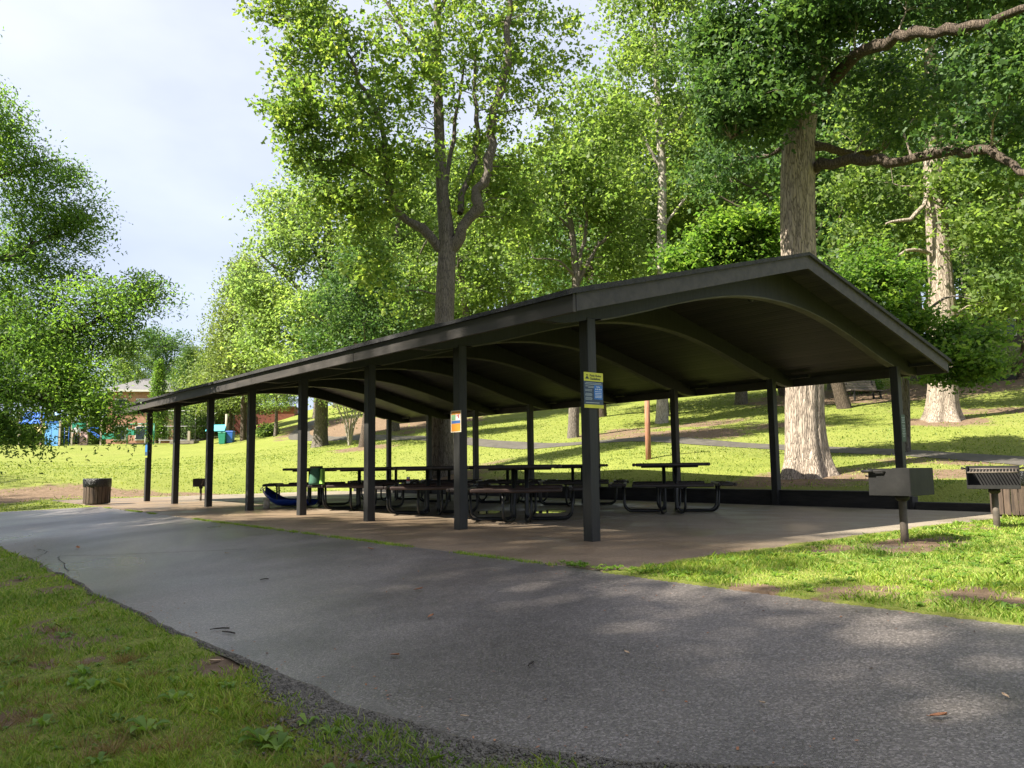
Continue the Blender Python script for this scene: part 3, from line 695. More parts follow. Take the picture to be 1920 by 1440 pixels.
# ---------------------------------------------------------------- grills
STEEL = noise_mat('weathered_steel', (.006, .006, .006), (.016, .015, .014), 5, .75, .35, .004, metal=.15)
DARKST = noise_mat('sooty_steel', (.012, .012, .012), (.035, .03, .027), 5, .65, .3, .004, metal=.4)
PIPE = noise_mat('grill_pipe', (.06, .05, .04), (.15, .12, .095), 8, .75, .4, .004)
def grill(p, rz, label, sc=1., open_front=True):
    g = thing('charcoal_grill', label, 'grill', p, rz, 'park charcoal grills'); 
    w_, d_, h_, z0 = .5*sc, .38*sc, .25*sc, .45*sc; t = .006
    m = MB().box((0, 0, z0), (w_, d_, t)).box((0, d_/2, z0+h_/2), (w_, t, h_)); m.box((-w_/2, 0, z0+h_/2), (t, d_, h_)); m.box((w_/2, 0, z0+h_/2), (t, d_, h_))
    m.box((0, -d_/2, z0+.02), (w_, t, .04)); m.build('firebox', STEEL, g)
    m = MB(); 
    for k in range(15): m.tube([(-w_/2+.03+k*(w_-.06)/14, -d_/2-.03, z0+h_*.72), (-w_/2+.03+k*(w_-.06)/14, d_/2-.03, z0+h_*.86)], .006*sc, 5)
    m.tube([(-w_/2+.01, -d_/2-.03, z0+h_*.72), (w_/2-.01, -d_/2-.03, z0+h_*.72)], .009*sc, 6); m.tube([(-w_/2+.01, d_/2-.03, z0+h_*.86), (w_/2-.01, d_/2-.03, z0+h_*.86)], .009*sc, 6)
    m.build('cooking_grate', PIPE, g)
    for sx in (-1, 1): m = MB(); m.tube([(sx*(w_/2+.0), -.03, z0+h_*.86), (sx*(w_/2+.03), -.05, z0+h_*.9), (sx*(w_/2+.035), -d_/2-.05, z0+h_*.9)], .009*sc, 6); m.tube([(sx*(w_/2+.035), -d_/2+.06, z0+h_*.9), (sx*(w_/2+.035), -d_/2-.04, z0+h_*.9)], .015*sc, 8); m.build('handle', DARKST, g)
    m = MB()
    for k in range(4): m.box((-w_/2-.004, -d_/2+.06+.012*k, z0+h_*(.75-.17*k)), (.003, .03, .022))
    m.build('height_notches', PIPE, g)
    MB().tube([(0, 0, -.15), (0, 0, z0-.004)], .035*sc, 14).build('pedestal', PIPE, g)
    MB().lathe([(.036*sc, 0), (.06*sc, .02), (.06*sc, .05), (.036*sc, .055)], 12, (0, 0, z0-.06)).build('collar', DARKST, g)
    return g
q = zat(1697, 1018); grill((q[0], q[1], 0), rad(-52+180-38), 'charcoal grill seen from behind, on a pipe by the far right post')
q = zat(1870, 992); grill((q[0], q[1], 0), rad(197), 'charcoal grill with open front and slanted grate at the right edge', 1.0)
q = at(376, 936, 21.5); grill((q[0], q[1], hz(q[0], q[1])), rad(-30), 'small far charcoal grill between the second and third left posts', .8)

# ---------------------------------------------------------------- litter barrels
STAVE = noise_mat('weathered_staves', (.035, .024, .018), (.11, .075, .052), 3, .85, .5, .01, (6, 6, .8)); BAG = noise_mat('black_bin_bag', (.006, .006, .007), (.014, .014, .016), 12, .3, .8, .03)
def barrel(p, label):
    g = thing('litter_barrel', label, 'litter bin', p, 0, 'stave litter barrels')
    m = MB(); n = 20; R0 = .275
    for k in range(n):
        a = 2*math.pi*k/n; m.box((R0*math.cos(a), R0*math.sin(a), .25), (.025, .078, .44), rz=a)
    m.build('staves', STAVE, g, bevel=.005)
    m = MB().lathe([(0, .02), (.25, .02), (.25, .03)], 20); m.build('base', WALLM, g)
    prof = [(.2, .4), (.24, .55), (.27, .6), (.295, .61), (.305, .58), (.3, .5), (.295, .42), (.285, .41)]
    m = MB().lathe(prof, 36, fn=lambda a, z: 1+.02*math.sin(9*a+z*25)+.012*math.sin(17*a)); m.build('bin_bag', BAG, g)
    return g
q = zat(181, 946); barrel((q[0], q[1], 0), 'wooden stave litter barrel with black bag beside the drive at far left')
q = zat(1905, 968); barrel((q[0], q[1], 0), 'wooden stave litter barrel behind the grill at the right edge')

# ---------------------------------------------------------------- trees
def rand_rot(n, upb=.6, r=rng):
    nrm = r.normal(size=(n, 3)); nrm[:, 2] = np.abs(nrm[:, 2])*1.0+upb; nrm /= np.linalg.norm(nrm, axis=1)[:, None]
    t = r.normal(size=(n, 3)); t -= (t*nrm).sum(1)[:, None]*nrm; t /= np.linalg.norm(t, axis=1)[:, None]
    return nrm, t, np.cross(nrm, t)
def leaf_cloud(C, size, aspect=.7, r=rng, fold=.18, upb=.5, lobed=False):
    n = len(C); nrm, t, s = rand_rot(n, upb, r); L_ = (size*(.6+.8*r.random(n)))[:, None]; W_ = L_*aspect*.5
    if lobed:   # six-corner leaf with a notch
        P = np.stack([C-t*L_*.5, C-t*L_*.1+s*W_+nrm*L_*fold, C+t*L_*.18+s*W_*.45, C+t*L_*.5+s*W_*.55-nrm*L_*.1, C+t*L_*.5-s*W_*.55-nrm*L_*.1, C+t*L_*.18-s*W_*.45, C-t*L_*.1-s*W_+nrm*L_*fold], 1)
        F = np.arange(n*7).reshape(n, 7); return P.reshape(-1, 3), F, 7
    P = np.stack([C-t*L_*.5, C+s*W_+nrm*L_*fold, C+t*L_*.5, C-s*W_+nrm*L_*fold], 1)
    return P.reshape(-1, 3), np.arange(n*4).reshape(n, 4), 4
def grow(skel, blobs, r, attach_up=.0):
    """skel: list of (points, radii). blobs: (centre, (rx,ry,rz), n). returns twigs, cluster centres"""
    nodes = []; nr = []
    for P, R in skel:
        for i in range(len(P)-1):
            for u in (0, .33, .66):
                nodes.append(P[i]*(1-u)+P[i+1]*u); nr.append(R[i]*(1-u)+R[i+1]*u)
        nodes.append(P[-1]); nr.append(R[-1])
    nodes = np.array(nodes); nr = np.array(nr); cl = []
    for c, rr, n in blobs:
        c = np.array(c); d = r.normal(size=(n, 3)); d /= np.linalg.norm(d, axis=1)[:, None]
        rad_ = (.35+.65*r.random(n)**.6)*(1+.18*r.normal(size=n)); cl.append(c+d*rad_[:, None]*np.array(rr))
    cl = np.concatenate(cl)
    d0 = np.min(np.linalg.norm(cl[:, None]-nodes[None], axis=2), axis=1); order = np.argsort(d0); twigs = []
    for k in order:
        p = cl[k]; dv = p-nodes; ds = np.linalg.norm(dv, axis=1); cost = ds*(1+.5*(dv[:, 2] < 0))+.3*(nr < .012)
        j = int(np.argmin(cost)); a = nodes[j]; l = ds[j]; r0 = min(nr[j]*.6, .012+.016*l)
        mid = a*.5+p*.5+r.normal(size=3)*.08*l+np.array([0, 0, .08*l]); pts = [a, a*.7+mid*.3+np.array([0, 0, .03*l]), mid, p]
        rs = [max(r0, .006), max(r0*.8, .005), max(r0*.55, .004), .003]
        twigs.append((pts, rs)); nodes = np.r_[nodes, [mid, mid*.5+p*.5, p]]; nr = np.r_[nr, [rs[2], rs[2]*.7, .006]]
    return twigs, cl
def tubes_np(items, seg):
    V = []; F = []; b = 0
    ang = 2*np.pi*np.arange(seg)/seg; ca, sa = np.cos(ang)[:, None], np.sin(ang)[:, None]
    for pts, rs in items:
        pts = np.array(pts); n = len(pts); prev = None
        for i in range(n):
            t = pts[min(i+1, n-1)]-pts[max(i-1, 0)]; t = t/(np.linalg.norm(t)+1e-9)
            if prev is None: prev = np.cross(t, [0, 0, 1.] if abs(t[2]) < .9 else [1., 0, 0])
            else: prev = prev-t*(prev@t)
            prev = prev/(np.linalg.norm(prev)+1e-9); q = np.cross(t, prev); V.append(pts[i]+(ca*prev+sa*q)*rs[i])
        k = np.arange(seg); k2 = (k+1) % seg
        for i in range(n-1): F.append(np.stack([b+i*seg+k, b+i*seg+k2, b+(i+1)*seg+k2, b+(i+1)*seg+k], 1))
        b += n*seg
    return np.concatenate(V), np.concatenate(F)
def thick_trunk(P, R, seg=40, flare=0., r=rng, ridge=.03, lobes=5):
    """main bole with ridged bark and root flare; P,R dense arrays"""
    P = poly_smooth(P, 14); R = np.interp(np.linspace(0, 1, len(P)), np.linspace(0, 1, len(R)), R)
    V = []; a = 2*np.pi*np.arange(seg)/seg; ph = r.random(8)*6
    z0 = P[0][2]; n = len(P)
    for i in range(n):
        h = P[i][2]-z0; fl = flare*math.exp(-max(h, 0)/.45); lob = .5+.5*np.sin(lobes*a+ph[0]+.6*np.sin(a*2+ph[1]))
        rr = R[i]*(1+fl*(.35+.9*lob)+ridge*np.sin(a*13+ph[2]+h*.6*np.sin(a+ph[4]))+ridge*.7*np.sin(a*23+ph[3]-h*1.1)+.04*np.sin(2*a+h*.7+ph[5]))
        V.append(np.c_[P[i][0]+rr*np.cos(a), P[i][1]+rr*np.sin(a), np.full(seg, P[i][2])])
    k = np.arange(seg); k2 = (k+1) % seg
    F = np.concatenate([np.stack([i*seg+k, i*seg+k2, (i+1)*seg+k2, (i+1)*seg+k], 1) for i in range(n-1)])
    return np.concatenate(V), F
def bend(pts, r, amt=.03):
    P = poly_smooth(pts, 4); l = np.linalg.norm(P[-1]-P[0]); P[1:-1] += r.normal(size=(len(P)-2, 3))*amt*l*.25; return P
def make_tree(name, label, base, bole, boleR, limbs, blobs, leaf, lsize, per, crad, bark, group=None, seed=1, flare=.6, seg=36, aspect=.7, flat_=.6, lobed=False, ridge=.03, upb=.25, cat='tree', droop=0, limb_shade_mat=None, lthick=1.):
    """all points in world space; stored relative to base"""
    r = np.random.default_rng(seed); base = np.array(base, float); root = thing(name, label, cat, base, 0, group)
    rel = lambda P: [np.array(p, float)-base for p in P]
    bole = rel(bole); Vt, Ft = thick_trunk(bole, boleR, seg, flare, r, ridge)
    skel = [(np.array(bole), np.array(boleR))]; items = []
    for P, R in limbs:
        Q = bend(rel(P), r); RR = lthick*np.interp(np.linspace(0, 1, len(Q)), np.linspace(0, 1, len(R)), R)*(1+.12*r.normal(size=len(Q)).clip(-1, 1)); items.append((Q, RR)); skel.append((Q, RR))
    tw, cl = grow(skel, [(np.array(c)-base, rr, n) for c, rr, n in blobs], r)
    if items and limb_shade_mat:
        V2, F2 = tubes_np(items, 14); np_mesh('limbs', V2, F2, 4, limb_shade_mat, root, smooth=True)
    elif items:
        V2, F2 = tubes_np(items, 12); Ft = np.r_[Ft, F2+len(Vt)]; Vt = np.r_[Vt, V2]
    V3, F3 = tubes_np(tw, 5); Ft = np.r_[Ft, F3+len(Vt)]; Vt = np.r_[Vt, V3]
    np_mesh('trunk', Vt, Ft, 4, bark, root, smooth=True)
    n = len(cl); C = np.repeat(cl, per, 0); g = np.clip(r.normal(size=C.shape), -1.9, 1.9); g *= np.array([1, 1, flat_]); C = C+g*(crad*(.7+.6*r.random(n)).repeat(per))[:, None]*.6
    C[:, 2] -= droop*(g[:, 0]**2+g[:, 1]**2)*crad
    # leaves along the twigs as well
    ext = [];
    for pts, rs in tw:
        k = max(2, per//6); u = r.random(k)[:, None]; ext.append(np.array(pts[2])*(1-u)+np.array(pts[3])*u+r.normal(size=(k, 3))*crad*.25)
    C = np.r_[C, np.concatenate(ext)]
    V, F, k = leaf_cloud(C, lsize, aspect, r, upb=upb, lobed=lobed)
    np_mesh('crown', V, F, k, LF[leaf], root)
    return root
def BL(px, py, D, rpx, rpy, n, dz=None):
    """a crown lobe measured on the photo: centre at real distance D, radii in metres from its angular size"""
    c = at(px, py, D); k = D/FOC; return (c, (rpx*k, (dz or rpx*.8)*k if dz is None else dz, rpy*k), n)

# --- tall tulip tree in the middle, behind the shelter
g0 = ground_at(829, 24)
A = lambda x, y, D=24: at(x, y, D)
make_tree('tulip_tree', 'tall tulip tree forking low, with bright yellow green crown, behind the middle of the shelter', g0,
  [g0-np.array([0, 0, .2]), A(828, 800), A(832, 640), A(836, 520), A(838, 450), A(828, 340), A(822, 200), A(820, 90), A(822, -60), A(826, -220)],
  [.33, .33, .31, .3, .25, .17, .15, .13, .1, .05],
  [([A(838, 480), A(800, 440), A(750, 400), A(730, 370, 23.5), A(728, 300, 23.3), A(708, 220, 23), A(670, 130, 22.6), A(640, 60, 22.5)], [.2, .15, .12, .1, .08, .07, .05, .03]),
   ([A(842, 470), A(880, 410, 23.7), A(905, 340, 23.4), A(925, 250, 23.2), A(945, 150, 23), A(955, 20, 23), A(960, -120, 23)], [.22, .18, .16, .13, .11, .08, .05]),
   ([A(862, 400, 23.8), A(878, 330), A(898, 260), A(890, 180), A(900, 60)], [.1, .09, .08, .06, .03]),
   ([A(832, 380), A(850, 260, 24.6), A(870, 120, 25)], [.1, .07, .03]),
   ([A(728, 300, 23.3), A(680, 260, 23), A(600, 200, 22.6), A(540, 130, 22.4)], [.06, .05, .04, .02]),
   ([A(735, 360), A(660, 310, 23.2), A(590, 300, 23)], [.05, .04, .02]),
   ([A(822, 160), A(760, 60), A(700, -30)], [.08, .06, .03]), ([A(820, 40), A(860, -60), A(920, -140)], [.08, .06, .03])],
  [BL(560, 20, 23, 110, 70, 50), BL(500, -60, 23, 90, 80, 30), BL(600, 120, 23, 110, 80, 70), BL(540, 200, 22.6, 65, 55, 34), BL(580, 270, 23, 60, 60, 35), BL(660, 230, 22.6, 90, 90, 55), BL(620, 370, 23, 75, 60, 40), BL(680, 400, 23, 70, 60, 36),
   BL(760, 120, 23.5, 130, 130, 100), BL(900, 100, 24, 150, 140, 80), BL(760, 300, 23, 80, 80, 34), BL(960, 260, 24, 110, 120, 60), BL(1000, 80, 24, 110, 130, 60), BL(900, 380, 24.5, 70, 60, 20), BL(700, 490, 23.6, 60, 40, 20),
   BL(800, -120, 24, 260, 130, 120), BL(970, 400, 24.6, 60, 60, 22), BL(740, 560, 25, 40, 30, 6)],
  'tulip', .14, 34, .40, BARKG, seed=11, flare=.5, lobed=True)

# --- big oak at the right
g1 = ground_at(1513, 18)
A = lambda x, y, D=18: at(x, y, D)
make_tree('oak_tree', 'massive sunlit oak with ridged trunk and long level limbs behind the right roof end', g1,
  [g1-np.array([0, 0, .2]), A(1509, 800), A(1508, 700), A(1502, 560), A(1496, 440), A(1496, 330), A(1500, 240), A(1520, 160), A(1545, 80), A(1560, -40), A(1570, -160)],
  [.40, .375, .37, .372, .375, .37, .33, .27, .22, .18, .1],
  [([A(1520, 318), A(1580, 300, 17.6), A(1650, 298, 17.2), A(1740, 296, 16.8), A(1800, 282, 16.4), A(1850, 278, 16), A(1900, 310, 15.6), A(1960, 350, 15.2)], [.17, .15, .14, .13, .12, .11, .09, .06]),
   ([A(1515, 270), A(1580, 285, 18.4), A(1630, 290, 18.8), A(1680, 262, 19), A(1760, 250, 19.2), A(1840, 220, 19.4)], [.15, .12, .11, .08, .06, .03]),
   ([A(1540, 180), A(1600, 108, 16.4), A(1680, 75, 15.4), A(1750, 62, 15), A(1850, 45, 14.6), A(1960, -5, 14.2)], [.2, .17, .15, .13, .11, .08]),
   ([A(1535, 170), A(1470, 130, 17.4), A(1400, 150, 16.8), A(1330, 170, 16.4)], [.15, .12, .08, .03]),
   ([A(1500, 240), A(1430, 230, 17), A(1370, 260, 16.2)], [.1, .07, .03]),
   ([A(1500, 260), A(1440, 290, 19), A(1340, 300, 20)], [.1, .07, .03]),
   ([A(1560, 0), A(1480, -60, 17), A(1400, -100, 16)], [.14, .1, .04]), ([A(1560, -20), A(1660, -80, 17), A(1760, -140, 16)], [.14, .1, .04])],
  [BL(1430, 110, 16.6, 130, 85, 85), BL(1370, 180, 16.2, 75, 70, 45), BL(1330, 90, 16.6, 60, 60, 26), BL(1470, 180, 16.3, 90, 50, 34), BL(1410, 240, 16.8, 70, 40, 14), BL(1540, 40, 17.2, 110, 60, 40), BL(1480, -40, 16.4, 160, 90, 70),
   BL(1700, 10, 17.2, 150, 40, 40), BL(1860, 10, 16.4, 100, 50, 36), BL(1880, 130, 15, 70, 70, 26), BL(1700, -60, 15.6, 200, 70, 70), BL(1720, 220, 18, 100, 45, 22), BL(1860, 250, 16.5, 80, 55, 22), BL(1790, 170, 19, 80, 60, 18),
   BL(1340, 320, 19.5, 75, 45, 20), BL(1640, 160, 18.5, 60, 50, 16)],
  'oak', .105, 66, .42, BARK, seed=22, limb_shade_mat=BARKD, lthick=.72, flare=.75, seg=72, lobed=True, ridge=.022)  # darker bark on the limbs paints in the shade they hang in

# --- willow oak whose branches reach in from the left edge
g2 = ground_at(-330, 17)
A = lambda x, y, D=17: at(x, y, D)
make_tree('willow_oak', 'willow oak reaching in from the left edge over the lawn with fine drooping foliage', g2,
  [g2-np.array([0, 0, .2]), A(-325, 600), A(-320, 350), A(-320, 100), A(-310, -150), A(-300, -350)], [.36, .33, .28, .2, .13, .05],
  [([A(-322, 560), A(-150, 600, 16.5), A(0, 640, 16.2), A(110, 625, 16), A(220, 590, 16), A(290, 540, 16)], [.12, .09, .07, .05, .03, .015]),
   ([A(-322, 500), A(-140, 500, 17), A(0, 490, 17), A(80, 450, 17), A(150, 400, 17)], [.12, .09, .06, .04, .02]),
   ([A(-320, 350), A(-150, 330, 17), A(0, 330, 17), A(100, 300, 17)], [.1, .07, .04, .02]),
   ([A(-320, 200), A(-150, 180, 17), A(-20, 190, 17)], [.1, .06, .03]), ([A(-323, 640), A(-120, 700, 15.6), A(40, 740, 15.4), A(160, 760, 15.2)], [.1, .07, .04, .02])],
  [BL(0, 200, 17, 55, 70, 26), BL(20, 290, 17, 75, 60, 40), BL(110, 320, 17, 55, 30, 14), BL(90, 390, 17, 80, 45, 34), BL(150, 400, 17, 50, 22, 12), BL(150, 430, 17, 40, 40, 12), BL(40, 420, 17.4, 60, 60, 20), BL(60, 480, 17, 90, 30, 22), BL(200, 560, 16, 100, 34, 34), BL(270, 540, 16, 50, 28, 16), BL(80, 600, 16.2, 110, 55, 62), BL(200, 630, 16.2, 70, 40, 30),
   BL(60, 690, 15.6, 110, 60, 75), BL(150, 710, 15.4, 70, 50, 40), BL(0, 760, 15.4, 45, 45, 20), BL(185, 762, 15.2, 55, 26, 22), BL(215, 800, 15.2, 20, 18, 5), BL(20, 800, 15.3, 22, 30, 8), BL(60, 822, 15.2, 24, 10, 4), BL(-200, 300, 18, 170, 260, 40), BL(-250, 650, 17, 190, 130, 26), BL(-300, -50, 17, 200, 200, 24), BL(10, 520, 17, 70, 36, 22), BL(110, 515, 17, 60, 20, 10)],
  'willow', .078, 92, .42, BARKD, seed=33, aspect=.36, flat_=.45, droop=.12)

# --- tree on the slope at the right
g3 = ground_at(1770, 30)
A = lambda x, y, D=30: at(x, y, D)
make_tree('slope_oak', 'tall oak with flared base on the sunny slope at the right', g3,
  [g3-np.array([0, 0, .2]), A(1768, 700), A(1766, 560), A(1758, 440), A(1752, 320), A(1750, 220), A(1745, 100), A(1742, -60)], [.44, .42, .38, .36, .34, .25, .2, .1],
  [([A(1752, 400), A(1800, 385, 29.4), A(1860, 378, 29), A(1930, 362, 28.5)], [.13, .1, .09, .06]), ([A(1752, 330), A(1790, 230), A(1810, 100), A(1830, 0)], [.2, .15, .12, .08]),
   ([A(1750, 320), A(1720, 400, 29), A(1660, 420, 28.6)], [.1, .07, .03]), ([A(1748, 260), A(1690, 180), A(1640, 110)], [.13, .1, .05]), ([A(1756, 480), A(1700, 470, 29), A(1640, 520, 28.5)], [.07, .05, .03])],
  [BL(1650, 450, 31.5, 80, 50, 36), BL(1630, 360, 31, 80, 50, 30), BL(1870, 420, 28.8, 80, 50, 30), BL(1840, 330, 29, 90, 45, 34), BL(1660, 190, 30, 90, 80, 45), BL(1840, 130, 30, 110, 90, 55), BL(1740, 60, 30, 150, 110, 55), BL(1900, 250, 29, 70, 70, 24), BL(1740, -80, 30, 220, 110, 60), BL(1840, 560, 31, 50, 50, 12), BL(1880, 520, 29, 60, 60, 20)],
  'wood', .17, 60, .75, BARK, seed=44, flare=.9, lobed=True, seg=48)

# --- understory maples
g4 = ground_at(1487, 21); A = lambda x, y, D=19.5: at(x, y, D)
make_tree('maple_sapling', 'low bright green maple showing just above the roof ridge, left of the massive oak', g4,
  [g4-np.array([0, 0, .1]), A(1487, 700, 21), A(1480, 600, 20.6), A(1430, 540, 20), A(1400, 480)], [.09, .085, .07, .05, .02],
  [([A(1440, 560, 20.2), A(1340, 520), A(1270, 490)], [.04, .03, .01]), ([A(1440, 560, 20.2), A(1460, 490), A(1480, 470)], [.04, .03, .01])],
  [BL(1370, 445, 19.5, 85, 40, 62), BL(1290, 480, 19.5, 55, 34, 30), BL(1430, 500, 19.5, 60, 30, 26), BL(1440, 430, 19.5, 40, 30, 16), BL(1340, 520, 19.5, 80, 40, 26)], 'maple', .12, 70, .42, BARKG, seed=55, lobed=True, flare=.2, seg=12, upb=.9)
g5 = ground_at(1699, 22.5); A = lambda x, y, D=22.5: at(x, y, D)
make_tree('maple_tree', 'leafy maple with layered dark green boughs hanging past the right end of the roof', g5,
  [g5-np.array([0, 0, .1]), A(1699, 760), A(1697, 680), A(1695, 600), A(1690, 520)], [.1, .1, .08, .06, .02],
  [([A(1698, 700), A(1780, 640, 21.6), A(1850, 670, 21)], [.05, .04, .01]), ([A(1697, 650), A(1640, 570), A(1570, 540)], [.05, .04, .01]), ([A(1696, 620), A(1770, 560), A(1820, 560)], [.05, .03, .01])],
  [BL(1600, 540, 21.5, 60, 30, 20), BL(1660, 560, 21.5, 70, 24, 22), BL(1700, 600, 21.5, 60, 22, 20), BL(1720, 650, 21.5, 50, 22, 18), BL(1800, 620, 21.6, 40, 12, 7), BL(1800, 665, 21, 66, 18, 20), BL(1790, 700, 21, 60, 16, 14), BL(1850, 690, 20.8, 40, 12, 8), BL(1640, 490, 22, 66, 26, 16), BL(1850, 640, 21.3, 34, 14, 7), BL(1680, 520, 22, 50, 20, 12)], 'maple', .12, 66, .42, BARKG, seed=56, lobed=True, flare=.2, seg=12, upb=.9)

# --- open-crowned tree with thin forked stems
g6 = ground_at(1075, 33); A = lambda x, y, D=33: at(x, y, D)
make_tree('forked_tree', 'slender tree with several crooked pale stems behind the middle of the roof', g6,
  [g6-np.array([0, 0, .2]), A(1078, 700), A(1080, 560), A(1078, 500), A(1072, 430), A(1060, 370), A(1050, 300)], [.22, .21, .19, .15, .12, .09, .03],
  [([A(1080, 540), A(1110, 480), A(1140, 440), A(1180, 400)], [.1, .08, .06, .02]), ([A(1080, 545), A(1095, 450), A(1100, 380), A(1120, 280)], [.11, .08, .06, .03]), ([A(1078, 520), A(1050, 490, 32), A(1000, 484, 31.5)], [.05, .04, .02]), ([A(1070, 430), A(1040, 400), A(1000, 380)], [.06, .05, .02])],
  [BL(1060, 330, 33, 110, 80, 70), BL(1150, 380, 33, 80, 70, 44), BL(980, 400, 33, 70, 70, 38), BL(1110, 220, 33, 110, 90, 60), BL(1020, 500, 34, 90, 50, 26), BL(1160, 490, 34, 60, 50, 20)], 'wood', .19, 50, .8, BARKG, seed=66, flare=.3, seg=16)
g7 = ground_at(1243, 37); A = lambda x, y, D=37: at(x, y, D)
make_tree('poplar_tree', 'straight pale trunked tree rising behind the roof, left of the maple sapling', g7,
  [g7-np.array([0, 0, .2]), A(1243, 600), A(1241, 460), A(1242, 330), A(1236, 240), A(1230, 130), A(1225, -40)], [.28, .26, .24, .2, .17, .13, .05],
  [([A(1241, 430), A(1270, 390), A(1300, 350)], [.08, .06, .03]), ([A(1240, 320), A(1200, 250), A(1140, 180)], [.1, .07, .03]), ([A(1238, 280), A(1290, 200), A(1340, 130)], [.1, .07, .03])],
  [BL(1200, 160, 37, 110, 90, 62), BL(1240, 50, 37, 130, 90, 70), BL(1300, 260, 37, 80, 70, 40), BL(1160, 290, 37, 60, 70, 26), BL(1240, -80, 37, 180, 90, 60), BL(1290, 400, 38, 60, 50, 18), BL(1190, 440, 38, 50, 50, 14)], 'wood', .2, 54, .85, BARKW, seed=77, flare=.3, seg=16)

# --- pale trees at the left edge of the wood
g8 = ground_at(600, 47); A = lambda x, y, D=47: at(x, y, D)
make_tree('pale_oak', 'broad pale green tree filling the gap left of the tulip tree', g8,
  [g8-np.array([0, 0, .2]), A(605, 700), A(610, 560), A(615, 430), A(618, 330)], [.4, .36, .3, .2, .06],
  [([A(610, 600), A(540, 520), A(490, 480)], [.15, .1, .04]), ([A(612, 540), A(680, 460), A(720, 400)], [.15, .1, .04]), ([A(608, 640), A(680, 620), A(760, 600)], [.12, .09, .04]), ([A(606, 660), A(530, 630), A(480, 610)], [.12, .09, .04]), ([A(612, 520), A(570, 430), A(550, 380)], [.12, .08, .04])],
  [BL(570, 400, 47, 60, 60, 60), BL(530, 470, 47, 65, 55, 60), BL(620, 470, 46, 90, 80, 80), BL(700, 520, 47, 80, 80, 60), BL(500, 560, 47, 60, 50, 60), BL(580, 600, 45.5, 90, 60, 100), BL(670, 640, 45.5, 90, 50, 90), BL(480, 640, 47, 50, 40, 40), BL(760, 620, 46, 80, 60, 60), BL(560, 680, 45, 90, 40, 60), BL(640, 350, 48, 50, 50, 20), BL(590, 320, 48, 52, 45, 40), BL(515, 400, 47.5, 45, 50, 36), BL(460, 540, 48, 36, 40, 24)],
  'pale', .22, 44, .85, BARKG, seed=88, flare=.4, seg=20, aspect=.5)

# --- generic woodland trees, built once and repeated with different turns and sizes
def proto(seed, leaf, H, R, bark, nm, lab, lo=.38):
    r = np.random.default_rng(seed); b = np.zeros(3); ax = np.cumsum(r.normal(size=(7, 2))*.25, 0)
    bole = [np.array([ax[i, 0]*(i > 0), ax[i, 1]*(i > 0), H*.92*i/6]) for i in range(7)]; bole[0][2] = -.6
    limbs = []
    for k in range(9):
        u = lo-.06+(.92-lo+.06)*k/9; p = np.array([np.interp(u*6, range(7), [q[j] for q in bole]) for j in range(3)]); a = k*2.4+r.random(); ln = R*(1.1-.5*u)
        d = np.array([math.cos(a), math.sin(a), .55]); limbs.append(([p, p+d*ln*.5+[0, 0, .1*ln], p+d*ln*[1, 1, 1.3]], [.1*(1.3-u), .07*(1.3-u), .02]))
    blobs = []
    for k in range(11):
        u = lo+(.96-lo)*k/10; a = k*2.39; rr = R*(.75*math.sin(math.pi*min(1, .15+u*.75)))
        blobs.append((np.array([math.cos(a)*rr*.6, math.sin(a)*rr*.6, H*u]), (R*.45, R*.45, H*.1), 26))
    blobs.append((np.array([0, 0, H*.93]), (R*.4, R*.4, H*.1), 24))
    return make_tree(nm, lab, b, bole, [.32, .3, .27, .22, .17, .1, .04], limbs, blobs, leaf, .24, 44, 1.0, bark, seed=seed, flare=.5, seg=16)
protos = [proto(101, 'wood', 17, 5.2, BARKG, 'woodland_tree', 'x'), proto(102, 'tulip', 20, 5.0, BARKG, 'woodland_tree', 'x'), proto(103, 'oak', 15, 5.6, BARKD, 'woodland_tree', 'x'), proto(104, 'pale', 16, 5.4, BARKG, 'woodland_tree', 'x')]
